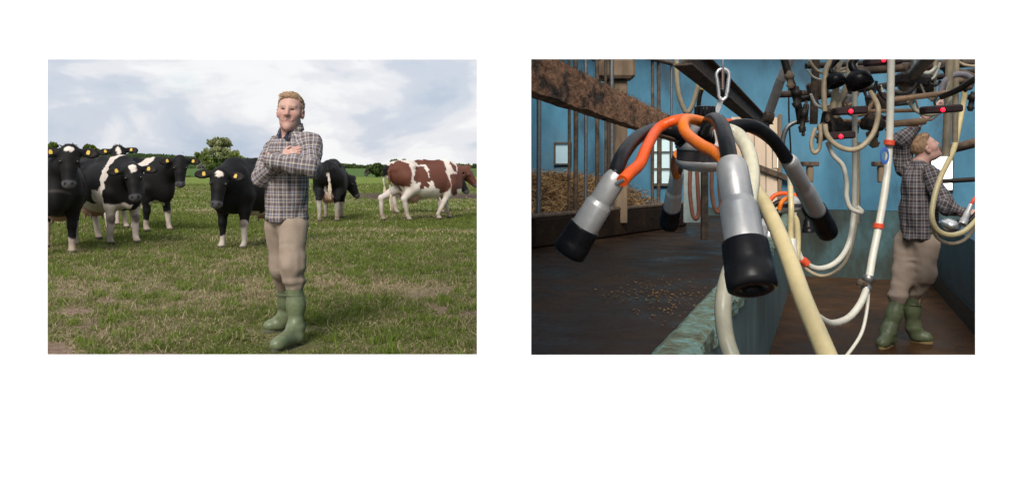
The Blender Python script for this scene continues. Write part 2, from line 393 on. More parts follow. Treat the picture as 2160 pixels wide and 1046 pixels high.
def grass():
    m = mat('grass_blade', attr='Col', rough=.75, spec=.12, twoside=.42)
    V = []; Fc = []; C = []; base = 0
    for y0, y1, n, wd, hh in ((1.8, 5.45, 70000, .0045, .05), (5.45, 9.0, 190000, .0036, .046), (9.0, 14, 165000, .0050, .052), (14, 24, 140000, .0085, .058), (24, 60, 75000, .022, .08)):
        y = np.sqrt(rng.uniform(y0*y0, y1*y1, n)); x = -rng.uniform(.036, .78, n)*y-np.where(y < 5.45, rng.uniform(0, 2.0, n), 0)
        g, bare, mud = cover(x, y); tuft = .5+.5*gnoise(x, y, 4.5, 77, 2); dens = gnoise(x, y, 2.2, 5, 2)
        keep = (rng.random(n) > np.clip(bare*1.2, 0, .86)) & (rng.random(n) > mud*.97) & (rng.random(n) < .45+.8*tuft); x, y, g, bare, tuft = [q[keep] for q in (x, y, g, bare, tuft)]; k = len(x)
        straw = rng.random(k) > (g*.90+.02); h = hh*(.35+1.25*tuft**1.6)*rng.uniform(.55, 1.45, k)*(1-.5*bare)
        lie = straw & (rng.random(k) < .62)
        tall = rng.random(k) < .010; h = np.where(tall, h*1.9, h)
        trod = np.minimum(np.hypot((x+1.60)/.34, (y-6.05)/.34), np.hypot((x+1.78)/.30, (y-6.62)/.22)); h = h*(.28+.72*smooth01(trod, .7, 1.5)); a = rng.uniform(0, 2*math.pi, k); lean = np.where(lie, rng.uniform(.9, 1.45, k), rng.uniform(.05, .75, k)); hh2 = np.where(lie, h*1.5, h)
        z = lift(x, y)*smooth01(-x, 0, .6); d = np.stack([np.cos(a)*np.sin(lean), np.sin(a)*np.sin(lean), np.cos(lean)], 1)
        s = np.stack([-np.sin(a+rng.normal(0, .6, k)), np.cos(a), 0*a], 1); wv = (wd*rng.uniform(.6, 1.5, k))[:, None]
        p0 = np.stack([x, y, z-.004], 1); mid = p0+d*(hh2*.55)[:, None]; lean2 = np.minimum(lean*1.7+.1, 1.52)
        tip = mid+np.stack([np.cos(a)*np.sin(lean2), np.sin(a)*np.sin(lean2), np.cos(lean2)], 1)*(hh2*.5)[:, None]
        v = np.stack([p0-s*wv, p0+s*wv, mid+s*wv*.75, mid-s*wv*.75, tip], 1)
        gc = GREEN*rng.uniform(.75, 1.35, (k, 1))+np.array((.03, .02, .0))*rng.random((k, 1)); hue = rng.random((k, 1)); gc = gc*(1-.35*hue)+FRESH*1.15*.35*hue
        sc = STRAW*rng.uniform(.55, 1.45, (k, 1)); c = np.where(straw[:, None], sc, gc)
        i = base+5*np.arange(k); base += 5*k
        Fc += [np.stack([i, i+1, i+2], 1), np.stack([i, i+2, i+3], 1), np.stack([i+3, i+2, i+4], 1)]; V.append(v.reshape(-1, 3)); C.append(np.repeat(c, 5, 0))
    for n, kind in ((430, 0), (9000, 1)):                       # fresh tufts, then long dry strands lying about
        y = np.sqrt(rng.uniform(5.45**2, 13.**2, n)); x = -rng.uniform(.036, .60, n)*y
        if kind == 0: m_ = 46; x = np.repeat(x, m_)+rng.normal(0, .045, n*m_); y = np.repeat(y, m_)+rng.normal(0, .045, n*m_); big = np.repeat(rng.uniform(.6, 1.3, n), m_)
        else: big = np.ones(n)
        ok = (x < -.04) & (np.minimum(np.hypot((x+1.60)/.34, (y-6.05)/.34), np.hypot((x+1.78)/.30, (y-6.62)/.22)) > 1.1); x, y, big = x[ok], y[ok], big[ok]; k = len(x)
        a = rng.uniform(0, 2*math.pi, k); lean = rng.uniform(.1, .8, k) if kind == 0 else rng.uniform(1.0, 1.5, k); h = (rng.uniform(.045, .10, k) if kind == 0 else rng.uniform(.07, .19, k))*big; z = lift(x, y)*smooth01(-x, 0, .6)
        d = np.stack([np.cos(a)*np.sin(lean), np.sin(a)*np.sin(lean), np.cos(lean)], 1); s = np.stack([-np.sin(a), np.cos(a), 0*a], 1); wv = ((.0034 if kind == 0 else .0019)*rng.uniform(.6, 1.4, k))[:, None]; p0 = np.stack([x, y, z+(.0 if kind == 0 else .012)], 1)
        mid = p0+d*(h*.55)[:, None]; l2 = np.minimum(lean*1.6+.15, 1.6); tip = mid+np.stack([np.cos(a)*np.sin(l2), np.sin(a)*np.sin(l2), np.cos(l2)], 1)*(h*.5)[:, None]
        v = np.stack([p0-s*wv, p0+s*wv, mid+s*wv*.75, mid-s*wv*.75, tip], 1); c = (FRESH*1.12 if kind == 0 else STRAW*1.25)*rng.uniform(.7, 1.3, (k, 1)); i = base+5*np.arange(k); base += 5*k
        Fc += [np.stack([i, i+1, i+2], 1), np.stack([i, i+2, i+3], 1), np.stack([i+3, i+2, i+4], 1)]; V.append(v.reshape(-1, 3)); C.append(np.repeat(c, 5, 0))
    tag(link('grass', np_mesh('grass', np.concatenate(V), np.concatenate(Fc), m, True, np.concatenate(C))), 'patchy short pasture grass, green tufts mixed with dry straw blades', kind='stuff')
grass()

# ------------------------------------------------------------------ distant trees, hedges and hills
LEAF = mat('leaves', attr='Col', rough=.8, spec=.1, twoside=.5)
BARK = mat('bark', (.09, .07, .05), .9, var=.3)
def leaf_cloud(cs, rs, n, size, col, spread=.35):
    """leaf-sized faces through a set of clumps"""
    cs = np.array(cs, float); rs = np.array(rs, float); w = rs.prod(1)**.66; k = rng.choice(len(cs), n, p=w/w.sum())
    d = rng.normal(0, 1, (n, 3)); d /= np.linalg.norm(d, axis=1)[:, None]; r = rng.random(n)**.42
    p = cs[k]+d*rs[k]*r[:, None]; a = rng.normal(0, 1, (n, 3)); a /= np.linalg.norm(a, axis=1)[:, None]; b = np.cross(a, rng.normal(0, 1, (n, 3))); b /= np.linalg.norm(b, axis=1)[:, None]
    s = (size*rng.uniform(.6, 1.4, n))[:, None]; V = np.stack([p-a*s, p+b*s*.45, p+a*s, p-b*s*.45], 1).reshape(-1, 3)
    tone = rng.uniform(1-spread, 1+spread, len(cs))[k]*rng.uniform(.75, 1.25, n); C = np.repeat(np.array(col)*tone[:, None], 4, 0)
    return V, np.arange(4*n).reshape(-1, 4), C
def crown(parent, cs, rs, n, size, col, spread=.35, name='crown'):
    V, f, C = leaf_cloud(cs, rs, n, size, col, spread); o = np.array(parent.location)
    return link(name, np_mesh(name, V-o, f, LEAF, False, C), parent)
def tree(u, v_top, v_base, Y, half_w, n, col, label, cat='tree', group=None, kind='tree', clumps=26, trunk=True, flat=1.0, leaf=.3, airy=False):
    b = P(u, v_base, Y); zt = P(u, v_top, Y).z; root = empty(kind, b, label=label, cat=cat, group=group); h = zt-b.z; w = px(half_w, Y); cs = []; rs = []
    lo = .34 if trunk else .12
    for i in range(clumps):
        t = rng.random(); zz = b.z+h*(lo+(1-lo)*t*.93); prof = math.sin(math.pi*min(1, .22+.70*t))**.7
        a = rng.uniform(0, 2*math.pi); rr = w*prof*rng.uniform(.2, .85); q = w*rng.uniform(.20, .36)*(.58 if airy else 1)
        cs.append((b.x+math.cos(a)*rr, b.y+math.sin(a)*rr, zz)); rs.append((q, q, min(q*.8*flat, h*.2)))
    crown(root, cs, rs, n, leaf, col)
    t = MB(); t.tube([b+Vector((0, 0, -.3)), b+Vector((.05, 0, h*.35)), b+Vector((0, .1, h*.8))], [h*.035, h*.026, h*.008], 7, 3)
    for c in cs[::3]: t.tube([b+Vector((0, 0, h*(.25+.3*random.random()))), (Vector(c)+b+Vector((0, 0, h*.4)))/2, c], [h*.013, h*.009, h*.003], 5, 2)
    t.build('trunk', BARK, root)
    return root
OL = (.22, .27, .08); DK = (.085, .125, .04); MID = (.12, .18, .045)
tree(470, 290, 366, 118, 43, 5200, (.32, .34, .17), 'tall airy round-headed tree behind the black cows', clumps=70, leaf=.21, airy=True)
tree(428, 317, 370, 108, 22, 2600, OL, 'bushy lower tree joined to the left of the tall airy tree', kind='tree', trunk=False, leaf=.26, clumps=20)
tree(497, 322, 368, 110, 20, 2400, (.22, .28, .075), 'bushy lower tree joined to the right of the tall airy tree', kind='tree', trunk=False, leaf=.26, clumps=20)
tree(454, 334, 368, 104, 15, 1800, MID, 'small bush at the foot of the tall airy tree', cat='bush', kind='bush', trunk=False, leaf=.22, clumps=14)
tree(424, 345, 370, 100, 13, 1500, (.26, .27, .20), 'pale blossoming hawthorn bush beside the tall airy tree', cat='bush', kind='bush', trunk=False, leaf=.16, clumps=12)
tree(447, 347, 371, 98, 12, 1500, (.14, .19, .05), 'light green low bush between the hawthorn and the black cow', cat='bush', kind='bush', trunk=False, leaf=.18, clumps=12)
tree(113, 303, 352, 130, 22, 2400, (.12, .16, .035), 'green tree top showing beside the leftmost cow\'s ear', leaf=.3, clumps=18)
tree(190, 309, 352, 135, 26, 2600, (.12, .16, .035), 'rounded tree showing between the two cow heads on the left', leaf=.3, clumps=22)
tree(793, 347, 371, 92, 21, 2600, DK, 'dark rounded bush standing alone in the field right of the farmer', cat='bush', kind='bush', trunk=False, leaf=.2, clumps=22)
tree(773, 358, 372, 90, 6, 500, (.17, .17, .14), 'small grey flowering bush beside the lone dark bush', cat='bush', kind='bush', trunk=False, leaf=.12, clumps=7)
tree(832, 336, 366, 150, 12, 1500, MID, 'taller tree on the skyline above the brown and white cow\'s rump', leaf=.3, clumps=14)
tree(851, 339, 366, 152, 12, 1500, (.17, .19, .08), 'paler tree on the skyline just right of the taller one', leaf=.3, clumps=14)
tree(866, 340, 366, 158, 7, 700, DK, 'smallest dark tree on the skyline above the brown and white cow', leaf=.3, clumps=9)

def band(name, u0, u1, Y, vt, vb, n, leaf, col, label=None, kind=None, cat=None, depth=6, wob=.3, group=None):
    cs = []; rs = []; k = max(6, int((u1-u0)/7))
    for i in range(k):
        u = u0+(u1-u0)*(i+.5)/k; top = vt(u) if callable(vt) else vt; a = P(u, vb, Y); zt = P(u, top, Y).z; hh = (zt-a.z)*random.uniform(1-wob, 1); w = px((u1-u0)/k, Y)*.8
        for j in range(2):
            cs.append((a.x+random.uniform(-w, w)*.4, a.y+random.uniform(-.5, .5)*depth, a.z+hh*(.35+.3*j))); rs.append((w, depth*.4, hh*.42))
    V, f, C = leaf_cloud(cs, rs, n, leaf, col, .3); c0 = V.mean(0)
    o = link(name, np_mesh(name, V-c0, f, LEAF, False, C), label=label, cat=cat, kind=kind, group=group); o.location = c0; return o
band('hedge', 700, 1012, 235, 346.5, 356, 5000, .5, DK, 'long dark hedge along the skyline right of the farmer', cat='hedge', wob=.35)
band('hedge', 365, 560, 96, 372, 378, 2500, .15, (.06, .095, .025), 'low hedge line across the field behind the black cows', cat='hedge', depth=1.5)
# a wooded hill on the left
def hill():
    xs = np.linspace(-520, -20, 70); ys = np.linspace(330, 620, 22); X, Yg = np.meshgrid(xs, ys, indexing='ij'); x, y = X.ravel(), Yg.ravel()
    u = 1080+x/430*1800
    ridge = np.interp(u, [-400, 100, 330, 420, 560, 640, 720], [322, 326, 330, 338, 341, 350, 356]); zt = H+(350-ridge)/1800*430
    z = np.maximum(-1, (zt+1)*np.sin(np.clip((y-330)/110, 0, 1)*math.pi/2)-1)+.6*gnoise(x, y, .03, 4)
    i = np.arange(len(x)).reshape(len(xs), len(ys)); f = np.stack([i[:-1, :-1], i[1:, :-1], i[1:, 1:], i[:-1, 1:]], -1).reshape(-1, 4)
    c = mixc(np.tile((.05, .085, .022), (len(x), 1)), smooth01(gnoise(x, y, .02, 8), -.1, .2), (.075, .11, .03))
    tag(link('hill', np_mesh('hill', np.stack([x, y, z], 1), f, field_colours(), True, c)), kind='structure')
    V, ff, C = [], [], []; n = 26000; px_ = rng.uniform(-480, -60, n); py = rng.uniform(335, 445, n); u = 1080+px_/430*1800
    ridge = np.interp(u, [-400, 100, 330, 420, 560, 640, 720], [322, 326, 330, 338, 341, 350, 356]); zt = H+(350-ridge)/1800*430
    z = np.maximum(-1, (zt+1)*np.sin(np.clip((py-330)/110, 0, 1)*math.pi/2)-1)
    keep = gnoise(px_, py, .022, 8) < .32; px_, py, z = px_[keep], py[keep], z[keep]; n = len(z)
    p = np.stack([px_, py, z+rng.uniform(0, 1.9, n)*(.6+.4*gnoise(px_, py, .12, 2))], 1); a = rng.normal(0, 1, (n, 3)); a /= np.linalg.norm(a, axis=1)[:, None]; b = np.cross(a, rng.normal(0, 1, (n, 3))); b /= np.linalg.norm(b, axis=1)[:, None]
    V = np.stack([p-a*.9, p+b*.5, p+a*.9, p-b*.5], 1).reshape(-1, 3); C = np.repeat(np.array((.075, .115, .040))*(1+.45*gnoise(px_, py, .09, 6))[:, None]*rng.uniform(.8, 1.2, (n, 1)), 4, 0)
    tag(link('woods', np_mesh('woods', V, np.arange(4*n).reshape(-1, 4), LEAF, False, C)), 'far wood covering the low hill on the left skyline', kind='stuff')
hill()
# two power pylons / masts, thin on the skyline
for u, vt, vb, Y, lab in ((386, 319, 338, 420, 'thin pole on the wooded skyline left of the tall tree'), (974, 344, 352, 240, 'thin pole on the skyline above the brown and white cow\'s back')):
    a, b = P(u, vb, Y), P(u, vt, Y); t = MB(); t.beam(a, b, .22, .22); t.beam(P(u-2.2, vt+3, Y), P(u+2.2, vt+3, Y), .16, .16); t.build('utility_pole', mat('weathered_pole', (.22, .21, .2), .9), label=lab, cat='utility pole')

# ------------------------------------------------------------------ cows
COAT = mat('cow_coat', attr='Col', rough=.62, spec=.16, bump=.2, bscale=60)
EYE = mat('dark_eye', (.01, .008, .007), .12); TAGM = mat('yellow_tag', (.60, .40, .05), .55)
HAIR_W = mat('tail_switch_hair', (.55, .45, .33), .9, var=.3); HAIR_K = mat('black_hair', (.012, .011, .011), .8)
BLK = np.array((.0075, .0070, .0072)); WHT = np.array((.60, .53, .47)); BRN = np.array((.115, .042, .027)); PNK = np.array((.42, .25, .20))
def cow(label, feet, fwd, poll, face, nose_n, patches, sc=1.0, legs=((0, 0), (0, 0), (0, 0), (0, 0)), tail=None, tags=True, res=.02, base='black', low_white=(.45, .45, .42, .42), star=None, tuft=False, udder=True, head=True, tail_white=True, seed=1):
    th = math.atan2(fwd[1], fwd[0]); c, s = math.cos(th), math.sin(th); M = np.array([[c, -s, 0], [s, c, 0], [0, 0, 1]])   # local -> world
    f2 = Vector((c, s)); rx, ry = feet[0]-c*.5*sc, feet[1]-s*.5*sc
    rz = float((lift(np.array([rx]), np.array([ry]))*smooth01(np.array([-rx]), 0, .6))[0])
    root = empty('cow', (rx, ry, rz), th, label=label, cat='cow', group='dairy cows in the pasture')
    loc = lambda w: (np.array(w)-np.array((rx, ry, rz)))@M/sc
    dirl = lambda w: np.array(Vector(w).normalized())@M
    p = loc(poll); f = dirl(face); n = dirl(nose_n); n = n-f*(n@f); n /= np.linalg.norm(n); sd = np.cross(n, f)   # side axis of the head
    hp = lambda a, b, d: p+f*a+n*b+sd*d; HR = np.stack([f, n, sd], 1)
    B = [el((.0, 0, .93), (.74, .36, .41), .02), el((.48, 0, .97), (.42, .27, .43), .08), el((-.60, 0, 1.08), (.38, .28, .31), .09), el((-.15, 0, .80), (.55, .34, .30), .08),
         rc((-.80, 0, 1.33), (-.1, 0, 1.355), .055, .06, .09), rc((-.1, 0, 1.355), (.55, 0, 1.34), .06, .08, .10), rc((-.47, .22, 1.27), (-.47, -.22, 1.27), .06, .06, .06), rc((-.88, .11, 1.20), (-.88, -.11, 1.20), .065, .065, .06),
         rc((.55, .16, 1.20), (.50, .2, .86), .09, .13, .08), rc((.55, -.16, 1.20), (.50, -.2, .86), .09, .13, .08), el((.78, 0, .80), (.17, .14, .24), .10)]
    nb = p+f*.10-n*.08; mid = np.array((.72, 0, 1.12))*.5+nb*.5
    B += [rc((.60, 0, 1.08), mid, .24, .165, .09), rc(mid, nb, .165, .115, .06), rc((.66, 0, .92), mid-np.array((0, 0, .10)), .19, .10, .09), rc((.45, 0, 1.3), mid+np.array((0, 0, .06)), .10, .10, .1)]
    joints = []
    for i, (sx, sy) in enumerate(((1, 1), (1, -1), (-1, 1), (-1, -1))):
        dx, up = legs[i]; y = sy*.19
        if sx > 0:
            fx = .50+dx; k = (.50+dx*.55+.02*(up > 0), y, .41+up*.9); ft = (fx-.01-up*.5, y, .12+up); J = [(.50, sy*.2, .82), (.49+dx*.1, y*1.04, .63), k, ft, (fx+.03-up*.6, y, .045+up*.55)]; rr = (.135, .098, .060, .043, .052)
        else:
            fx = -.70+dx; hk = (-.80+dx*.85, y, .52+up*.5); ft = (fx-.02-up*.3, y, .13+up); J = [(-.60, sy*.17, 1.0), (-.50+dx*.25, sy*.22, .78), hk, ft, (fx+.03-up*.5, y, .045+up*.5)]; rr = (.19, .145, .062, .043, .052)
        for j in range(4): B.append(rc(J[j], J[j+1], rr[j], rr[j+1], (.08, .04, .02, .015)[j]))
        B.append(el(J[2], (.07, .062, .075), .03)); B.append(el((J[4][0], J[4][1], J[4][2]-.012), (.068, .055, .05), .02)); joints.append(J)
    if udder:
        B.append(el((-.42, 0, .60), (.24, .20, .19), .06))
        for a in (-1, 1):
            for b in (-1, 1): B.append(rc((-.42+a*.10, b*.09, .47), (-.42+a*.11, b*.10, .385), .025, .016, .02))
    nbody = len(B)
    B += [rc(hp(.06, -.02, 0), hp(.28, -.015, 0), .125, .095, .05), rc(hp(.28, -.015, 0), hp(.46, -.02, 0), .095, .078, .03), el(hp(.13, 0, 0), (.16, .085, .135), .04, HR), el(hp(.5, -.02, 0), (.075, .072, .092), .03, HR),
          rc(hp(.16, -.14, 0), hp(.44, -.07, 0), .075, .05, .05), rc(hp(.185, .035, .098), hp(.185, .035, -.098), .036, .036, .025), rc(hp(.24, .0, .075), hp(.42, -.01, .055), .03, .03, .03), rc(hp(.24, .0, -.075), hp(.42, -.01, -.055), .03, .03, .03), el(hp(-.005, -.01, 0), (.05, .06, .07), .04, HR)]
    ears = []
    for e in (1, -1):
        a = hp(.035, -.02, e*.11); b = hp(.075, .0, e*.345); d = (b-a)/np.linalg.norm(b-a); up = f-d*(f@d); up /= np.linalg.norm(up); er = np.stack([d, up, np.cross(d, up)], 1)
        B.append(rc(a, a+d*.08, .045, .035, .03)); B.append(el((a+b)/2+d*.02, (.125, .075, .03), .025, er)); B.append(el((a+b)/2+d*.03+np.cross(d, up)*(.03 if (np.cross(d, up)@n) > 0 else -.03), (.085, .042, .022), .012, er, cut=True)); ears.append((a, b, d, up))
    for e in (1, -1): B.append(el(hp(.545, .035, e*.042), (.018, .022, .016), .01, HR, cut=True))
    tl = tail or [(-.93, 0, 1.30), (-1.02, 0, 1.18), (-1.03, 0, .9), (-1.0, 0, .66)]
    for j in range(len(tl)-1): B.append(rc(tl[j], tl[j+1], .042-.008*j, .034-.008*j, .03))
    V, Fa = mesh_solid(B, res/sc)
    N_ = vnormals(V, Fa); V = V+N_*(.006*fbm(V, 4, 2, seed))[:, None]
    w = np.stack([fbm(V, 5.5, 4, seed+5), fbm(V, 5.5, 4, seed+6), fbm(V, 5.5, 4, seed+8)], 1)*.12+np.stack([fbm(V, 26, 2, seed+15), fbm(V, 26, 2, seed+16), fbm(V, 26, 2, seed+18)], 1)*.022
    Q = V+w
    col = np.tile(BLK if base == 'black' else WHT, (len(V), 1)); col = col*(1+.35*fbm(V, 3, 2, seed+3))[:, None]
    hl = np.stack([(V-p)@f, (V-p)@n, (V-p)@sd], 1); inhead = (hl[:, 0] > -.1) & (np.linalg.norm(hl-np.array((.25, 0, 0)), axis=1) < .45)
    hcol = BLK if base == 'black' else BRN
    for (cc, rr, kind) in patches:
        d = np.linalg.norm((Q-np.array(cc))/np.array(rr), axis=1); m = smooth01(d, 1.03, .97)*(~inhead)
        col = mixc(col, m, dict(w=WHT, k=BLK, b=BRN)[kind])
    if base == 'brown': col = np.where((inhead | ((V[:, 0] > .62+.5*(V[:, 2]-1.0)) & (V[:, 2] > .72)))[:, None], BRN*(1+.3*fbm(V, 4, 2, 3))[:, None], col)
    for i, J in enumerate(joints):
        dd = np.abs(V[:, 1]-J[3][1]); near = (dd < .14) & ((V[:, 0] > 0) == (i < 2)); zz = V[:, 2]+.06*fbm(V, 9, 2, 40+i+seed)
        m = near*smooth01(zz, low_white[i]+.015, low_white[i]-.015); col = mixc(col, m, WHT*.92)
    bel = smooth01(np.linalg.norm((V-np.array((-.42, 0, .56)))/np.array((.26, .26, .20)), axis=1), 1.1, .9)*udder; col = mixc(col, bel*(V[:, 2] < .66), PNK*.9)
    dirt = smooth01(V[:, 2]+.12*fbm(V, 6, 3, seed+11), .55, .05)*smooth01(fbm(V, 7, 3, seed+12), -.75, .30); col = mixc(col, .9*dirt*(col.mean(1) > .1), (.30, .225, .17))
    knee = np.zeros(len(V))
    for J in joints[:2]: knee = np.maximum(knee, smooth01(np.linalg.norm(V-np.array(J[2])-np.array((.05, 0, 0)), axis=1), .095, .05))
    col = mixc(col, knee*.8*(col.mean(1) > .1), (.10, .078, .062)); col = mixc(col, smooth01(V[:, 2], .07, .045), (.05, .042, .035))
    if star:
        m = smooth01(np.hypot((hl[:, 0]-star[0]+.03*fbm(V, 25, 2, seed))/star[1], (hl[:, 2]+.03*fbm(V, 25, 2, seed+9))/star[2]), 1.05, .9)*(hl[:, 1] > .0)*inhead; col = mixc(col, m, WHT*1.15)
    mz = smooth01(hl[:, 0], .455, .49)*inhead*(hl[:, 1] > -.06); col = mixc(col, mz, (.075, .072, .076))
    for e in (1, -1): mz2 = smooth01(np.linalg.norm((V-hp(.512, .050, e*.045))@HR/np.array((.020, .035, .017)), axis=1), 1.1, .75)*inhead; col = mixc(col, mz2*.9, (.006, .005, .005))
    for e in (1, -1): eb = smooth01(np.linalg.norm(V-hp(.205, .05, e*.10), axis=1), .06, .03)*inhead; col = mixc(col, eb*.5, (.014, .012, .011) if base == 'black' else (.06, .03, .02))
    mouth = np.exp(-((hl[:, 0]-.545)/.02)**2)*(hl[:, 1] < -.03)*inhead; col = mixc(col, .5*mouth, (.10, .085, .08))
    inn = np.zeros(len(V))
    for a, b, d, up in ears: inn = np.maximum(inn, smooth01(np.linalg.norm(V-((a+b)/2+d*.03), axis=1), .085, .05)*(hl[:, 1] > -.03))
    col = mixc(col, inn*.5, (.035, .026, .022) if base == 'black' else (.12, .05, .035))
    if tail_white:
        t0 = np.array(tl[1]); m = (np.abs(V[:, 1]-tl[-1][1]) < .07)*(V[:, 0] < tl[-1][0]+.055)*smooth01(V[:, 2], tl[-1][2]+.32, tl[-1][2]+.26); col = mixc(col, m*1.0, WHT*.95)
    me = np_mesh('cow_body', V*sc, Fa, COAT, True, np.clip(col, .003, .8)); link('body', me, root)
    G = lambda q: Vector(np.array(q)*sc)
    def part(mb, name, m):
        me = bpy.data.meshes.new(name); me.from_pydata(mb.v, [], mb.f); me.polygons.foreach_set('use_smooth', mb.sm); me.materials.append(m); return link(name, me, root)
    if head:
        for e in (1, -1): part(MB().ball(G(hp(.205, .052, e*.105)), .024*sc, 10, 7), 'eye', EYE)
        if tags:
            for a, b, d, up in ears:
                cN = np.cross(d, up); cN = cN if cN@n > 0 else -cN; ctr = (a+b)/2+d*.005+cN*.035+up*.005; t = MB(); w_, h_ = .027, .031
                t.add([G(ctr+d*x*w_+up*y*h_+cN*zq) for zq in (0, .006) for x, y in ((-.55, -1), (.55, -1), (.9, .1), (.7, 1), (-.7, 1), (-.9, .1))], [(0, 1, 2, 3, 4, 5), (11, 10, 9, 8, 7, 6)]+[(i, (i+1) % 6, 6+(i+1) % 6, 6+i) for i in range(6)])
                part(t, 'ear_tag', TAGM)
        if tuft:
            t = MB(); r0 = random.Random(seed)
            for i in range(70):
                a = hp(-.02+r0.uniform(-.02, .05), r0.uniform(-.05, .05), r0.uniform(-.09, .09)); dd = -f*r0.uniform(.01, .05)+n*r0.uniform(-.03, .05)+sd*r0.uniform(-.05, .05); t.tube([G(a), G(a+dd*.6), G(a+dd+np.array((0, 0, -.01)))], [.007, .005, .001], 4, 0)
            part(t, 'forelock', HAIR_K)
    t = MB(); r0 = random.Random(seed+3); e = np.array(tl[-1])
    for i in range(26): t.tube([G(e+np.array((r0.uniform(-.02, .02), r0.uniform(-.02, .02), .06))), G(e+np.array((r0.uniform(-.035, .035), r0.uniform(-.035, .035), -.08))), G(e+np.array((r0.uniform(-.03, .03), r0.uniform(-.03, .03), -.22-r0.random()*.08)))], [.012, .012, .002], 5, 2)
    part(t, 'tail_switch', HAIR_W if tail_white else HAIR_K)
    return root
def feet_at(u, v): Y = F*H/(v-350); return ((u-1080)/F*Y, Y)
def dn(a, b, c): return (a, b, c)
# facing the viewer on the far left, cut by the window's edge
cow('black cow with small white forehead star, head raised, leftmost of the herd', feet_at(120, 537), (.43, -.90), P(147, 314, 11.9), (.13, -.30, -.95), (.42, -.86, .30), [((.35, .30, .75), (.12, .2, .07), 'w')], sc=1.02, legs=((.02, 0), (.10, 0), (0, 0), (.1, 0)), low_white=(.22, .46, .4, .4), star=(.045, .035, .07), tuft=True, res=.017, seed=3)
cow('black cow peering over the backs of the others, only head and ears showing', (-7.75, 17.0), (.35, -.93), P(249, 313, 16.6), (.25, -.35, -.90), (.40, -.86, .32), [], star=(.10, .08, .05), tuft=True, res=.024, seed=8)
cow('black and white cow with broad white shoulder band and white front legs', feet_at(259, 516), (.80, -.60), P(279, 352, 13.25), (.22, -.30, -.93), (.42, -.86, .28),
    [((.47, -.35, 1.10), (.085, .6, .42), 'w'), ((.40, .0, 1.42), (.17, .6, .12), 'w'), ((.34, -.42, .72), (.15, .26, .25), 'w'), ((-.25, -.2, .50), (.56, .5, .17), 'w'), ((.42, .20, .56), (.16, .14, .12), 'w'), ((-.92, -.05, 1.0), (.16, .3, .35), 'k')],
    legs=((.06, 0), (-.04, 0), (.05, 0), (-.03, 0)), low_white=(.60, .66, .75, .75), star=(.055, .075, .06), res=.018, seed=12)
cow('black cow with white patch on its shoulder, head turned over the others', feet_at(330, 489), (.86, -.50), P(380, 334, 16.1), (.10, -.25, -.96), (.40, -.88, .22), [((.36, -.2, 1.33), (.19, .5, .14), 'w'), ((.40, -.2, 1.2), (.10, .5, .14), 'w'), ((.45, 0, .55), (.22, .16, .10), 'w')], legs=((.12, 0), (-.05, 0), (0, 0), (0, 0)), low_white=(.38, .20, .4, .4), res=.02, seed=17)
cow('black cow with low head and white forehead spot, partly behind the farmer', feet_at(493, 526), (-.30, -.95), P(465, 362, 12.45), (-.02, -.30, -.95), (.20, -.95, .28), [((-.1, 0, .50), (.6, .25, .13), 'w')], sc=.97, legs=((.0, 0), (.03, 0), (.12, 0), (-.05, 0)), low_white=(.44, .22, .6, .6), star=(.06, .045, .055), res=.018, seed=23)
cow('black cow seen from behind, grazing, right of the farmer\'s elbow', (-4.30, 20.6), (-.10, .99), P(736, 374, 21.1), (.42, .05, -.90), (.90, -.25, .40), [((-.72, 0, .55), (.2, .07, .3), 'w')], legs=((0, 0), (0, 0), (-.02, 0), (.06, 0)), low_white=(.4, .4, .5, .42), tail=[(-.93, 0, 1.32), (-1.03, -.03, 1.18), (-1.04, -.06, .95), (-1.03, -.07, .82)], tail_white=True, tags=False, res=.022, seed=29)
cow('brown and white cow walking in profile at the right of the field', (-1.60, 20.5), (.82, .57), P(979, 355, 20.95), (.60, .10, -.79), (.75, -.38, .55),
    [((-.84, -.2, 1.08), (.27, .6, .40), 'b'), ((-.34, -.3, 1.05), (.17, .5, .24), 'b'), ((-.23, -.3, .86), (.06, .5, .05), 'b'), ((-.33, -.3, .78), (.05, .5, .06), 'b'), ((-.15, -.3, .97), (.07, .5, .05), 'b'), ((-.66, -.3, .80), (.07, .5, .12), 'b'),
     ((.12, -.3, 1.15), (.27, .7, .42), 'b'), ((.24, -.3, .82), (.19, .7, .20), 'b'), ((-.06, 0, 1.36), (.28, .5, .07), 'b'), ((.58, -.2, .82), (.15, .5, .27), 'b'), ((.60, -.2, 1.25), (.05, .4, .14), 'b'), ((.66, 0, .62), (.10, .3, .10), 'b')],
    legs=((.20, 0), (-.30, .02), (-.36, .03), (.10, 0)), base='brown', low_white=(.6, .6, .8, .8), tags=False, tail=[(-.93, 0, 1.30), (-1.02, -.04, 1.15), (-1.03, -.10, .85), (-1.0, -.10, .55)], res=.02, seed=31)
cow('black and white cow mostly hidden behind the brown and white one', (-1.92, 23.0), (.97, .22), P(966, 370, 23.2), (.5, 0, -.86), (.8, -.3, .5), [((-.95, 0, .75), (.18, .5, .28), 'w'), ((-.5, 0, .5), (.5, .4, .2), 'w'), ((-.85, 0, 1.38), (.25, .3, .07), 'w')], low_white=(.5, .5, .7, .7), tags=False, res=.026, seed=37)

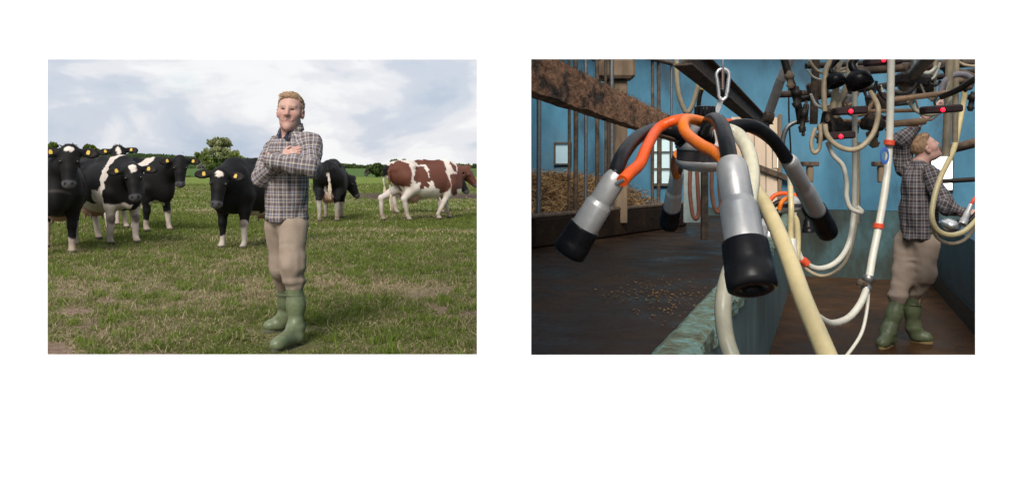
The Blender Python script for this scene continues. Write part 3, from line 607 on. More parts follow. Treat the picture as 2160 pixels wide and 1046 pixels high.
# ------------------------------------------------------------------ people
def plaid(name, dark, mid, cream, blue):
    m = bpy.data.materials.new(name); m.use_nodes = True; nt = m.node_tree; N = nt.nodes.new; L = nt.links.new
    b = nt.nodes['Principled BSDF']; b.inputs['Roughness'].default_value = .9; b.inputs['Specular IOR Level'].default_value = .12
    uv = N('ShaderNodeUVMap'); uv.uv_map = 'weave'; sp = N('ShaderNodeSeparateXYZ'); L(uv.outputs[0], sp.inputs[0]); outs = []
    for ax, ph in (('X', .0), ('Y', .37)):
        a = N('ShaderNodeMath'); a.operation = 'ADD'; L(sp.outputs[ax], a.inputs[0]); a.inputs[1].default_value = 100+ph
        fr = N('ShaderNodeMath'); fr.operation = 'FRACT'; L(a.outputs[0], fr.inputs[0])
        r = N('ShaderNodeValToRGB'); r.color_ramp.interpolation = 'LINEAR'; e = r.color_ramp.elements
        while len(e) > 1: e.remove(e[-1])
        e[0].position = 0; e[0].color = (*dark, 1)
        for p, c in ((.30, dark), (.33, mid), (.40, mid), (.43, cream), (.53, cream), (.56, dark), (.66, dark), (.69, blue), (.84, blue), (.87, cream), (.92, cream), (.95, dark)): e.new(p).color = (*c, 1)
        L(fr.outputs[0], r.inputs[0]); outs.append(r.outputs[0])
    mx = N('ShaderNodeMix'); mx.data_type = 'RGBA'; mx.inputs[0].default_value = .5; L(outs[0], mx.inputs[6]); L(outs[1], mx.inputs[7]); L(mx.outputs[2], b.inputs['Base Color'])
    tc = N('ShaderNodeTexCoord'); n = N('ShaderNodeTexNoise'); n.inputs['Scale'].default_value = 26; n.inputs['Detail'].default_value = 6; L(tc.outputs['Object'], n.inputs[0])
    bp = N('ShaderNodeBump'); bp.inputs['Strength'].default_value = .5; bp.inputs['Distance'].default_value = .012; L(n.outputs['Fac'], bp.inputs['Height']); L(bp.outputs[0], b.inputs['Normal'])
    return m
PLAID = plaid('plaid_flannel', (.115, .088, .094), (.21, .18, .185), (.56, .49, .40), (.225, .235, .31))
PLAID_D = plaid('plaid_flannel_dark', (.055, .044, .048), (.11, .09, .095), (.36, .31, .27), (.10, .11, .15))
SKIN = mat('skin', attr='Col', rough=.5, spec=.35, sss=.12); HAIR = mat('short_fair_hair', (.36, .225, .13), .8, var=.2, vscale=60, bump=.2, bscale=140, stretch=(1, 1, .3))
CORD = mat('sand_corduroy', attr='Col', rough=.95, spec=.08, bump=.12, bscale=120); BOOT = mat('green_rubber_boot', (.135, .160, .085), .42, var=.18, vscale=14, spec=.4, bump=.08, bscale=12)
SOLE_D = mat('dark_boot_sole', (.10, .10, .065), .7, var=.3); SOLE_Y = mat('tan_boot_sole', (.34, .24, .10), .7, var=.2); NAVY = mat('navy_knit', (.022, .028, .055), .9, bump=.3, bscale=150)
WHITE_EYE = mat('eye_white', (.6, .56, .52), .25)
def V3(v): return np.array(v, float)
def frame(fwd, up=(0, 0, 1)):
    f = V3(fwd); f /= np.linalg.norm(f); u = V3(up); u = u-f*(u@f); u /= np.linalg.norm(u); return np.stack([np.cross(f, u), f, u], 1)   # columns: side (person's right), forward, up
def hand(B, w, d, nrm, thumb, curl=.5, s=1.0):
    d = V3(d)/np.linalg.norm(d); nrm = V3(nrm)-d*(V3(nrm)@d); nrm /= np.linalg.norm(nrm); sd = np.cross(d, nrm)*thumb; w = V3(w); fr = np.stack([sd, d, nrm], 1)
    B.append(el(w+d*.05*s, (.042*s, .055*s, .017*s), .015, fr)); B.append(rc(w-d*.03, w+d*.02*s, .026*s, .026*s, .02))
    for i, (o, L1) in enumerate(((.030, .078), (.011, .088), (-.009, .082), (-.028, .064))):
        a = w+d*.088*s+sd*o*s; k = a+(d*math.cos(curl*.6)-nrm*math.sin(curl*.6))*L1*.52*s; e = k+(d*math.cos(curl*1.7)-nrm*math.sin(curl*1.7))*L1*.5*s
        B.append(rc(a-d*.02, k, .0098*s, .0092*s, .005)); B.append(rc(k, e, .0092*s, .0078*s, .004))
    a = w+d*.025*s+sd*.034*s; k = a+(sd*.55+d*.8-nrm*.25)*.045*s; B.append(rc(a, k, .013*s, .011*s, .012)); B.append(rc(k, k+(d*.95+sd*.1-nrm*.3)*.032*s, .011*s, .009*s, .004))
def cloth(name, prims, bones, res, material, parent, amp, seed, clip=None, folds=(), uvp=.053, col=None, drape=0):
    V, Fa = mesh_solid(prims, res, clip); N_ = vnormals(V, Fa); d = amp*fbm(V*np.array((1, 1, .7)), 9, 3, seed)+amp*.5*np.abs(fbm(V, 22, 2, seed+3))+drape*fbm(V*np.array((13, 13, 3.5)), 1, 2, seed+21)
    for (a, b, w, f, am) in folds:
        a, b = V3(a), V3(b); l = np.linalg.norm(b-a); t = ((V-a)@(b-a))/l; r = np.linalg.norm(V-a-np.outer(t/l, b-a), axis=1); d += am*(1.7*fbm(np.stack([V[:, 0]*5, V[:, 1]*5, t*f/5.5], 1), 1, 2, seed+9)+.45*np.sin(t*f*.8+6*fbm(V, 6, 2, seed+2)))*smooth01(r, w*1.6, w)*smooth01(t, -.1, 0)*smooth01(t, l+.1, l)
    V = V+N_*d[:, None]; uv = None
    if bones:
        ctr = V[Fa].mean(1); best = np.argmin(np.stack([np.min([pdist(q, ctr) for q in g['p']], 0) for g in bones], 0), 0); uv = np.zeros((len(Fa), 4, 2))
        for i, g in enumerate(bones):
            s = best == i
            if not s.any(): continue
            X = (V[Fa[s]]-g['o'])@g['R']; a = np.arctan2(X[..., 0], X[..., 1])/(2*math.pi); a = a-np.round(a-a[:, :1]); uv[s, :, 0] = a*g['n']; uv[s, :, 1] = X[..., 2]/uvp
        uv = uv.reshape(-1, 2)
    o = link(name, np_mesh(name, V, Fa, material, True, col(V) if col else None, uv), parent); return o
def bone(a, b, prims, n):
    a, b = V3(a), V3(b); z = (b-a)/np.linalg.norm(b-a); x = np.cross(z, (0.3, -1, .1)); x /= np.linalg.norm(x); return dict(o=a, R=np.stack([x, np.cross(z, x), z], 1), p=prims, n=n)
def person(label, root_at, J, tf, hd, shirt_mat, sole_mat, hs=1.0, hands=(), hem=.88, roll=False, hsz=1.0, group='farmers in plaid shirts', dirt=0.4):
    root = empty('person', root_at, label=label, cat='person', group=group); o = V3(root_at); J = {k: V3(v)-o for k, v in J.items()}
    T = frame(tf); tp = lambda c, s=0, f=0, u=0: c+T@V3((s, f, u)); HF = frame(*hd); hp = lambda x, y, z: J['head']+HF@(V3((x, y, z))*hs)
    # --- body: one continuous skin surface
    nb = J['neck']; B = [el(hp(0, -.012, .036), V3((.076, .096, .082))*hs, .02, HF), el(hp(0, .030, -.022), V3((.062, .066, .098))*hs, .04, HF), el(hp(0, .030, -.085), V3((.049, .056, .044))*hs, .04, HF), el(hp(0, .078, -.110), V3((.022, .020, .020))*hs, .025, HF),
         rc(hp(-.036, .077, .023), hp(.036, .077, .023), .013*hs, .013*hs, .018), el(hp(.044, .055, -.024), V3((.026, .030, .026))*hs, .03, HF), el(hp(-.044, .055, -.024), V3((.026, .030, .026))*hs, .03, HF),
         rc(hp(0, .090, .022), hp(0, .110, -.026), .0105*hs, .0140*hs, .012), rc(hp(-.013, .096, -.030), hp(.013, .096, -.030), .010*hs, .010*hs, .010), rc(hp(-.028, .083, -.059), hp(.028, .083, -.059), .011*hs, .011*hs, .010)]
    for q0, q1 in (((-.027, .094, -.0555), (0, .103, -.0605)), ((0, .103, -.0605), (.027, .094, -.0555))): B.append(rc(hp(*q0), hp(*q1), .0058*hs, .0058*hs, .004, cut=True))
    for e in (1, -1):
        B.append(el(hp(e*.031, .098, .004), V3((.016, .020, .0062))*hs, .006, HF, cut=True)); B.append(el(hp(e*.078, -.004, -.012), V3((.013, .022, .036))*hs, .008, HF)); B.append(el(hp(e*.083, .004, -.010), V3((.007, .010, .018))*hs, .006, HF, cut=True))
    B.append(rc(hp(0, -.028, -.06), nb, .060*hs, .066, .03)); B.append(rc(nb, J['chest'], .06, .10, .04))
    B.append(rc(J['chest'], J['pelvis'], .11, .10, .05)); B.append(rc(J['sr'], J['sl'], .045, .045, .05))
    for s in 'rl':
        B.append(rc(J['s'+s], J['e'+s], .04, .034, .03)); B.append(rc(J['e'+s], J['w'+s], .036, .027, .02)); B.append(rc(J['pelvis'], J['h'+s], .08, .07, .05)); B.append(rc(J['h'+s], J['k'+s], .065, .045, .03)); B.append(rc(J['k'+s], J['a'+s], .020, .015, .02))
    for s, d, n_, th, cu in hands: hand(B, J['w'+s], d, n_, th, cu, hsz)
    V, Fa = mesh_solid(B, .0055); hl = ((V-J['head'])@HF)/hs; inh = (np.linalg.norm(hl-np.array((0, 0, -.01)), axis=1) < .19)
    c = np.tile((.55, .325, .262), (len(V), 1))*(1+.08*fbm(V, 30, 2, 5))[:, None]; X, Y, Z = hl.T
    g = lambda x, y, z, a, b, d: np.exp(-((np.abs(X)-x)/a)**2-((Y-y)/b)**2-((Z-z)/d)**2)*inh
    c = mixc(c, .30*np.clip(g(.042, .07, -.025, .024, .05, .026)+g(0, .115, -.025, .018, .04, .03)+.7*g(0, .08, -.115, .03, .04, .03)+.6*g(.08, 0, -.01, .02, .05, .04), 0, 1), (.48, .17, .14))
    c = mixc(c, .14*g(0, .06, -.1, .06, .08, .035), (.30, .21, .18)); c = mixc(c, .6*g(.033, .09, .024, .020, .03, .0055), (.24, .13, .08)); c = mixc(c, .6*g(.031, .085, .006, .015, .03, .0050), (.07, .045, .035))
    c = mixc(c, .75*g(0, .10, -.062, .028, .03, .0115), (.38, .13, .115)); c = mixc(c, .9*np.exp(-((X)/.031)**4-((Z+.0590-.005*(X/.027)**2)/.0058)**2)*inh*(Y > .04), (.15, .055, .05)); c = mixc(c, .0*np.exp(-((X)/.024)**4-((Z+.0585-.006*(X/.025)**2)/.0038)**2)*inh*(Y > .04), (.64, .57, .52)); c = mixc(c, .5*g(0, .09, -.038, .016, .03, .005), (.20, .09, .07))
    body = link('body', np_mesh('body', V, Fa, SKIN, True, c), root)
    # --- eyes
    for e in (1, -1):
        q = hp(e*.031, .072, .003); b = MB().ball(q, .0118*hs, 10, 6); me = bpy.data.meshes.new('eye'); me.from_pydata(b.v, [], b.f); me.materials.append(WHITE_EYE); ey = link('eye', me, root)
        b = MB().ball(hp(e*.031, .0795, .003), .0064*hs, 8, 5); me = bpy.data.meshes.new('iris'); me.from_pydata(b.v, [], b.f); me.materials.append(mat('iris', (.05, .05, .05), .2)); link('iris', me, ey)
    b = MB(); b.tube([hp(x, .0940-11*x*x, -.0585+6*x*x) for x in (-.018, -.010, 0, .010, .018)], .0027*hs, 6, 3); me = bpy.data.meshes.new('teeth'); me.from_pydata(b.v, [], b.f); me.materials.append(mat('teeth', (.62, .57, .50), .35)); link('teeth', me, root)
    # --- hair
    def hclip(gp):
        x = ((gp-J['head'])@HF)/hs; line = .082-.040*np.abs(x[..., 0]/.07)**2.5-.0*x[..., 1]; front = np.where(x[..., 1] > .028, line-x[..., 2], -1)
        side = np.where(x[..., 1] > .022, .06-x[..., 2], np.where(x[..., 1] > -.0, -.028-x[..., 2], -.075-x[..., 2])); return np.maximum(front*.8, side*.8)
    V, Fa = mesh_solid([el(hp(0, -.016, .038), V3((.0815, .100, .083))*hs, .01, HF), el(hp(.008, .030, .094), V3((.050, .052, .022))*hs, .03, HF)], .006, hclip)
    V = V+vnormals(V, Fa)*(.003*fbm(V*np.array((1, 1, .35)), 40, 2, 4))[:, None]; hair = link('hair', np_mesh('hair', V, Fa, HAIR, True), root)
    t = MB(); r0 = random.Random(5); hl = ((V-J['head'])@HF)/hs; ids = np.where(hl[:, 2] > .02)[0]
    for i in r0.sample(list(ids), 520):
        q = V[i]; x = hl[i]; nn = HF@V3((x[0], x[1]+.016, x[2]-.03)); nn /= np.linalg.norm(nn); d = HF@V3((.55+r0.uniform(-.35, .35), -.5+r0.uniform(-.3, .3), -.25)); d = d-nn*(d@nn); d /= np.linalg.norm(d); l = r0.uniform(.016, .034)*hs; t.tube([q-nn*.003-d*l*.3, q+nn*r0.uniform(.001, .0035)+d*l*.3, q+nn*r0.uniform(-.003, .002)+d*l], [.0020, .0020, .0005], 3, 2, False)
    me = bpy.data.meshes.new('hair_strands'); me.from_pydata(t.v, [], t.f); me.materials.append(HAIR); tag(link('strands', me, hair), kind='stuff')
    # --- shirt
    ch, pv = J['chest'], J['pelvis']; hemc = pv.copy(); hemc[2] = hem
    tor = [el(tp(ch, 0, 0, .02), (.180, .122, .205), .05, T), el(tp((ch+pv)/2, 0, .015, 0), (.168, .128, .21), .07, T), rc(tp((ch+pv)/2, 0, .01, 0), tp(hemc, 0, .01, -.02), .158, .172, .06, sc=np.array((1, .78, 1)), rot=T),
           rc(J['sr']*.9+nb*.1-V3((0, 0, .01)), J['sl']*.9+nb*.1-V3((0, 0, .01)), .062, .062, .06), rc(nb-V3((0, 0, .01)), ch, .062, .12, .05)]
    AR = {}
    for s in 'rl':
        w2 = J['w'+s] if not roll or s != roll else J['e'+s]*.55+J['w'+s]*.45
        AR[s] = ([rc(J['s'+s], J['e'+s], .071, .065, .035)], [rc(J['e'+s], w2, .070, .054, .03)])
    prims = tor+[q for s in 'rl' for g_ in AR[s] for q in g_]; prims.append(el(tp(nb, 0, .070, .010), (.046, .075, .105), .012, T, cut=True))
    bones = [dict(o=V3((pv[0], pv[1], 0)), R=T, p=tor, n=19)]
    for s in 'rl': bones += [bone(J['s'+s], J['e'+s], AR[s][0], 8), bone(J['e'+s], J['w'+s], AR[s][1], 7)]
    fo = [(J['e'+s], J['w'+s], .085, 55, .0045) for s in 'rl']+[(J['s'+s], J['e'+s], .095, 48, .004) for s in 'rl']
    cloth('shirt', prims, bones, .0075, shirt_mat, root, .010, 11, lambda g_: np.maximum(hem+.005*np.sin(g_[..., 0]*40)-g_[..., 2], -1), fo, drape=.036)
    def pb(mb, name, m, par=root):
        me = bpy.data.meshes.new(name); me.from_pydata(mb.v, [], mb.f); me.polygons.foreach_set('use_smooth', mb.sm); me.materials.append(m); return link(name, me, par)
    V, Fa = mesh_solid([rc(tp(nb, 0, -.006, .010), tp(nb, 0, .010, -.07), .068, .092, .02), el(tp(nb, 0, .085, .0), (.042, .07, .085), .01, T, cut=True), el(hp(0, 0, -.045), V3((.09, .1, .07))*hs, .005, HF, cut=True)], .006, lambda g_: (g_-(nb+V3((0, 0, .016))))@(T@V3((0, .42, .9))))
    link('undershirt', np_mesh('undershirt', V, Fa, NAVY, True), root)
    for e in (1, -1):                                         # collar flaps
        ring = []
        for k in range(7):
            a = math.pi*(.03+.74*k/6); x, y = e*math.sin(a)*.088, -math.cos(a)*.078+.006; dz = -.026-.045*(k/6)**2
            ring.append((tp(nb, x*.93, y*.93, .060+dz), tp(nb, x*1.02, y*1.02, .066+dz), tp(nb, x*1.17, y*1.14+(.022 if k > 4 else 0), .018+dz-(.035 if k > 4 else 0)), tp(nb, x*1.08, y*1.06+(.02 if k > 4 else 0), .014+dz-(.035 if k > 4 else 0))))
        vs = [p for q in ring for p in q]; fs = [(k*4+i, k*4+(i+1) % 4, k*4+4+(i+1) % 4, k*4+4+i) for k in range(6) for i in range(4)]+[(0, 1, 2, 3), (27, 26, 25, 24)]
        me = np_mesh('collar', vs, fs, shirt_mat, True, None, np.array([[(vs[i][0]+vs[i][1])/.064, vs[i][2]/.064] for f in fs for i in f])) if False else bpy.data.meshes.new('collar')
        me.from_pydata([tuple(v) for v in vs], [], fs); uvl = me.uv_layers.new(name='weave')
        for p_ in me.polygons:
            p_.use_smooth = True
            for li in p_.loop_indices: q = me.vertices[me.loops[li].vertex_index].co; uvl.data[li].uv = ((q.x+q.y)/.064, q.z/.064)
        me.materials.append(shirt_mat); link('collar', me, root)
    # --- trousers
    def tcol(Vv):
        c = np.tile((.335, .262, .205), (len(Vv), 1))*(1+.13*fbm(Vv, 6, 3, 2))[:, None]; m = smooth01(fbm(Vv, 4, 5, 15), .10, .55)*dirt; return mixc(c, m, (.22, .165, .125))
    L_ = []
    for s in 'rl':
        bt = J['t'+s]; L_ += [rc(J['h'+s], J['k'+s], .104, .085, .06), rc(J['k'+s], bt+V3((0, 0, .015)), .085, .068, .05)]
        L_.append(el(bt+V3((0, 0, .045)), (.075, .075, .030), .03))
    pr = [el(tp(pv, 0, -.01, .0), (.145, .108, .14), .05, T)]+L_
    zb = min(J['tr'][2], J['tl'][2])-.035
    fo = [(J['k'+s]+V3((0, 0, .1)), J['t'+s], .10, 62, .0040) for s in 'rl']+[(J['h'+s]-V3((0, 0, .05)), J['k'+s], .11, 26, .0018) for s in 'rl']
    cloth('trousers', pr, None, .008, CORD, root, .0035, 31, None, fo, col=tcol, drape=.012)
    # --- boots
    for s in 'rl':
        t_, a_, hl_, to = J['t'+s], J['a'+s], J['f'+s], J['o'+s]; d = to-hl_; d[2] = 0; ln = np.linalg.norm(d); d /= ln; z0 = min(hl_[2], to[2]); up = V3((0, 0, 1)); sd = np.cross(d, up); fr = np.stack([sd, d, up], 1); back = hl_+d*.05
        calf = a_*.45+t_*.55-d*.012
        pr = [rc(t_, calf, .061, .060, .02), rc(calf, a_, .060, .052, .05), rc(a_, back+up*(.05-hl_[2]+z0), .055, .052, .05), rc(back+up*.052, to-d*.055+up*.045, .046, .043, .03), el(to-d*.065+up*.046, (.049, .065, .043), .03, fr), rc(a_+up*.0+d*.02, to-d*.11+up*.065, .045, .035, .04)]
        V, Fa = mesh_solid(pr, .007, lambda g_: np.maximum(z0+.018-g_[..., 2], (g_-(t_+up*.012))@up)); N_ = vnormals(V, Fa)
        V = V+N_*(.0016*np.sin(V[:, 2]*75+4*fbm(V, 6, 2, 3))*np.exp(-((V[:, 2]-a_[2]-.02)/.06)**2)*1.2)[:, None]
        bo = link('boot', np_mesh('boot', V, Fa, BOOT, True), root)
        rm = MB()
        for dz, rr in ((.004, .0625), (-.055, .0628)): rm.tube([t_+up*dz+sd*math.cos(q)*rr+d*math.sin(q)*rr for q in np.linspace(0, 2*math.pi, 25)], .0035, 6, 0, False)
        pb(rm, 'rim', BOOT, bo)
        m = MB(); n = 14; out = []
        for i in range(n*2):
            q = 2*math.pi*i/(n*2); x = math.sin(q); y = math.cos(q); w = .047 if y > 0 else .040; w *= (1-.18*math.exp(-((y+.1)/.35)**2)); out.append(hl_*V3((1, 1, 0))+d*(ln/2+y*ln/2*1.02)+sd*x*w)
        vs = [p*V3((1, 1, 0))+up*(z0+zz) for zz in (0, .022) for p in out]; k = n*2; m.add(vs, [tuple(range(k-1, -1, -1)), tuple(range(k, 2*k))]+[(i, (i+1) % k, k+(i+1) % k, k+i) for i in range(k)]); pb(m, 'sole', sole_mat, bo)
        bk = MB(); q = t_+sd*.045-d*.03+sd*0+d*.061-up*.035; bk.box(q, (.02, .012, .012), Matrix([list(r) for r in fr]), .003); pb(bk, 'strap', BOOT, bo)
    return root, pb, J
YA = 6.16
def A(u, v, dy=0): return P(u, v, YA+dy)
oA = Vector((P(612, 722, YA).x, YA, 0))
JA = dict(head=A(613, 235, .0), neck=A(615, 271, .03), chest=A(613, 340, .03), pelvis=A(605, 455, .06), sr=A(577, 311, .11), sl=A(652, 303, -.07), er=A(553, 374, .0), el=A(655, 352, -.21), wr=A(596, 334, -.17), wl=A(570, 341, -.25),
          hr=A(590, 478, .12), hl=A(620, 478, .0), kr=A(594, 560, .20), kl=A(615, 556, -.05), tr=A(601, 604, .33), tl=A(621, 605, -.03), ar=A(603, 668, .42), al=A(624, 692, -.05), fr=A(606, 697, .45), fl=A(633, 722, -.06), orr=(0, 0, 0), ol=(0, 0, 0))
JA['or'] = P(556, 690, YA+.36); JA['ol'] = P(575, 744, YA-.36); JA.pop('orr')
for k in ('fr', 'or', 'fl', 'ol'): JA[k] = Vector((JA[k].x, JA[k].y, 0.0))
rootA, pbA, jA = person('farmer in plaid flannel shirt standing with arms crossed in green rubber boots', oA, JA, (-.55, -.83, 0), ((.05, -1, .02), (.06, 0, 1)), PLAID, SOLE_D, hs=1.12, hem=.88, hsz=.88, hands=(('r', (.80, -.22, .42), (.15, -1, .3), -1, .35), ('l', (-.62, .78, .05), (-.7, -.7, 0), 1, .5)))
w = MB(); w.tube([V3(jA['wl'])+V3((.014, 0, .0))+V3((0, math.cos(a), math.sin(a)))*.049 for a in np.linspace(0, 2*math.pi, 13)], .006, 6, 0, False); pbA(w, 'watch_strap', mat('pale_watch', (.55, .54, .5), .35))

# ------------------------------------------------------------------ milking parlour (its own axis runs 20 degrees to the right)
SA, CA = math.sin(R(20.4)), math.cos(R(20.4))
def Q(s, r, z): return Vector((s*SA+r*CA, s*CA-r*SA, z))
QM = Matrix(((CA, SA, 0), (-SA, CA, 0), (0, 0, 1)))        # columns: r, s, z
ZP, ZF, SB = -.23, .57, 12.3
BLUE = mat('blue_wall_paint', rough=.55, stops=[(.26, (.06, .065, .05)), (.36, (.032, .095, .145)), (.45, (.050, .175, .265)), (.60, (.070, .23, .345)), (.75, (.12, .27, .37))], vscale=1.3, var=.25, bump=.12, bscale=14, stretch=(1, 1, .45))
TEAL = mat('stained_teal_paint', rough=.5, stops=[(.34, (.030, .026, .016)), (.50, (.040, .058, .050)), (.62, (.055, .11, .115)), (.76, (.10, .20, .22))], vscale=2.2, var=.3, bump=.15, bscale=20, stretch=(1, 1, .5))
PITW = mat('worn_blue_grey_paint', rough=.45, stops=[(.30, (.075, .10, .095)), (.48, (.12, .20, .215)), (.66, (.17, .27, .28))], vscale=3, var=.2, bump=.15, bscale=30, stretch=(1, 1, .35))
KERBM = mat('flaking_green_kerb_paint', rough=.7, stops=[(.34, (.075, .06, .04)), (.47, (.16, .20, .13)), (.60, (.17, .30, .27)), (.74, (.26, .42, .40))], vscale=16, var=.35, bump=.7, bscale=50)
WETF = mat('wet_dirty_concrete', rough=.48, stops=[(.30, (.016, .009, .005)), (.52, (.030, .017, .010)), (.72, (.060, .036, .021))], vscale=2.4, var=.3, bump=.3, bscale=22, rvar=.25, spec=.08)
PITF = mat('brown_pit_floor', rough=.42, stops=[(.30, (.042, .020, .009)), (.55, (.078, .038, .017)), (.75, (.125, .064, .030))], vscale=2.0, var=.25, bump=.25, bscale=24, rvar=.14, spec=.06)
DARKB = mat('black_skirting_paint', (.012, .016, .018), .5, var=.4, vscale=9)
RUST = mat('rusty_steel', rough=.75, stops=[(.35, (.055, .037, .025)), (.55, (.12, .08, .052)), (.72, (.20, .135, .085))], vscale=14, var=.3, bump=.3, bscale=60)
GALV = mat('galvanised_pipe', (.27, .27, .26), .45, .75, var=.3, vscale=20); IRON = mat('black_iron', (.032, .025, .020), .5, .3, var=.4, vscale=25, bump=.2)
STEEL = mat('brushed_stainless', (.60, .585, .565), .36, .52, var=.07, vscale=40, rvar=.08, bump=.02, bscale=160); CHROME = mat('bright_steel', (.80, .79, .77), .25, .8)
RUB = mat('black_rubber', rough=.34, stops=[(.5, (.0075, .0075, .009)), (.72, (.011, .011, .011)), (.84, (.045, .037, .026))], vscale=30, spec=.18, bump=.03, bscale=140, rvar=.06)
ORG = mat('orange_rubber_tube', (.88, .105, .006), .40, var=.10, vscale=40, bump=.08, bscale=160); ORG2 = mat('bright_orange_rubber_tube', (.92, .20, .008), .40, var=.10, vscale=40, bump=.08, bscale=160)
CREAM = mat('cream_milk_hose', (.66, .545, .29), .34, var=.10, vscale=18, sss=.08, spec=.45); PALE = mat('cloudy_clear_hose', (.60, .565, .42), .30, var=.14, vscale=22, sss=.1, spec=.5); WHOSE = mat('white_hose', (.66, .63, .53), .38, var=.10, vscale=10, sss=.05); BEIGE = mat('beige_hose', (.46, .37, .24), .45, var=.2, vscale=12)
CLIP = mat('orange_red_clip', (.75, .085, .03), .5); WOOD = mat('lit_pale_plywood', rough=.75, stops=[(.30, (.60, .42, .27)), (.55, (.76, .59, .43)), (.75, (.82, .67, .52))], vscale=4, var=.12, stretch=(1, 1, .2)); POSTM = mat('grubby_tan_timber', rough=.8, stops=[(.3, (.13, .085, .05)), (.6, (.25, .175, .11)), (.8, (.32, .23, .15))], vscale=5, var=.25, bump=.3, bscale=40, stretch=(1, 1, .25))
PANE = mat('daylight_pane', (.8, .85, .8), .3, emit=((.96, 1.0, .94), 2.2)); PANE2 = mat('frosted_blue_pane', (.45, .62, .68), .4, emit=((.42, .62, .70), .08)); LED = mat('red_led', (.8, .02, .03), .3, emit=((1, .01, .03), 3.2)); BOXM = mat('dark_control_box', (.030, .016, .015), .45, var=.3)

def slab(name, c0, c1, m, **k):
    """box given by (s, r, z) corners"""
    s0, r0, z0 = c0; s1, r1, z1 = c1; b = MB(); b.box(Q((s0+s1)/2, (r0+r1)/2, (z0+z1)/2), (abs(r1-r0), abs(s1-s0), abs(z1-z0)), QM); return b.build(name, m, **k)
def sheet(name, poly, z, m, step=.12, rough=.006, **k):
    """a slightly uneven floor over a polygon"""
    b = MB(); b.prism(poly, z-.6, z); return b.build(name, m, **k)
# floors
sheet('pit_floor', [(-.02, -6), (12, -6), (12, 16), (-.02, 16)], ZP, PITF, kind='structure')
p0, p1 = Q(1.377, -.50, 0), Q(SB, -.50, 0)
b = MB(); b.prism([(.012, p0.y), (p1.x, p1.y), (.012, p1.y+(p1.x-.012)*SA/CA)], ZP+.002, ZF); b.build('cow_standing_floor', WETF, kind='structure')
slab('pit_wall', (1.45, -.498, ZP+.001), (SB-.003, -.452, ZF-.03), PITW, kind='structure')
def kerb():
    n = 260; vs = []; fs = []; prof = [(-.60, .0), (-.595, .030), (-.575, .042), (-.48, .040), (-.448, .030), (-.440, .005), (-.442, -.05)]
    for i in range(n+1):
        s = 1.3+(SB-.01-1.3)*(i/n)**1.3
        for j, (r, z) in enumerate(prof):
            w = .010*math.sin(s*7+j)+.007*math.sin(s*23+j*2)+random.uniform(-.004, .004); vs.append(Q(s, r+w*.6, ZF+z+w*.5*(j not in (0, 6))))
    k = len(prof)
    for i in range(n):
        for j in range(k-1): fs.append((i*k+j, i*k+j+1, (i+1)*k+j+1, (i+1)*k+j))
    b = MB(); b.add(vs, fs, False); b.build('kerb', KERBM, kind='structure')
kerb()
# walls
b = MB(); b.box((-.006, 7.15, 1.6), (.030, 12.6, 3.6)); b.build('shed_side_wall', BLUE, kind='structure')
slab('back_wall', (SB, -4.6, .68), (SB+.15, 4.6, 3.5), BLUE, kind='structure')
slab('back_wall_base', (SB-.006, -4.6, -.4), (SB+.15, 4.6, .676), TEAL, kind='structure')
slab('right_pit_wall', (-1, 1.22, ZP), (SB-.01, 1.40, .60), mat('deep_blue_paint', rough=.45, stops=[(.3, (.012, .03, .04)), (.5, (.022, .062, .10)), (.7, (.035, .09, .14))], vscale=2.2, var=.25, bump=.15, bscale=16), kind='structure')
slab('skirting', (-1, 1.205, ZP), (SB-.012, 1.218, ZP+.20), DARKB, kind='structure')
slab('right_standing_floor', (-1, 1.402, ZP), (SB-.01, 4.4, .56), WETF, kind='structure')
slab('right_wall', (-1, 4.4, -.4), (SB+.15, 4.55, 3.5), BLUE, kind='structure')
# roof: unseen partial strips, the open gaps shaped to let sky light in
ROOFM = mat('grey_roof_sheet', (.20, .20, .19), .8, var=.2)
for i, (s0, s1) in enumerate(((2.9, 3.9), (11.4, 12.6))):
    slab('unseen_roof_sheet', (s0, -4.6 if i else -2.2, 3.52), (s1, 4.6, 3.56), ROOFM, kind='structure')
for s in (3, 6, 9, 12): slab('roof_beam', (s-.06, -4.5 if s > 4 else -1.0, 3.36), (s+.06, 4.5, 3.5), RUST, kind='structure')

def hose(name, pts, r, m, label, cat='hose', parent=None, group=None, seg=10):
    b = MB(); b.tube([P(*p) for p in pts], r, seg, 7); return b.build(name, m, parent, label=label, cat=cat, group=group)
# ---- left side: feed barrier, hay, timber, windows
FB0, FB1 = Vector((.10, 7.1, 0)), Vector((1.95, 9.85, 0)); fd = (FB1-FB0).normalized(); fx = Matrix((fd, Vector((-fd.y, fd.x, 0)), Vector((0, 0, 1)))).transposed()
b = MB(); b.box((FB0+FB1)/2+Vector((0, .14, ZF+.13)), ((FB1-FB0).length, .22, .26), fx, .02); b.build('feed_kerb', WETF, kind='structure')
fb = empty('feed_barrier', FB0, label='rusty steel feed barrier of upright bars along the left wall', cat='feed barrier')
for k, u in enumerate((1136, 1200, 1214, 1235, 1259, 1277, 1290, 1376, 1389, 1416)):
    q = (u-1080)/F; t = (q*FB0.y-FB0.x)/((FB1-FB0).x-q*(FB1-FB0).y); c = FB0+(FB1-FB0)*t; b = MB()
    rr = (.020, .014, .022, .017)[k % 4]; b.tube([c+Vector((0, 0, .80)), c+Vector((.004, 0, 1.6)), c+Vector((0, 0, 2.45))], rr, 8, 3); b.build('bar', (GALV, RUST, RUST)[k % 3], fb)
for z in (.84, 2.42): b = MB(); b.tube([FB0+Vector((0, -.02, z)), FB1+Vector((0, -.02, z))], .026, 8, 0); b.build('rail', RUST, fb)
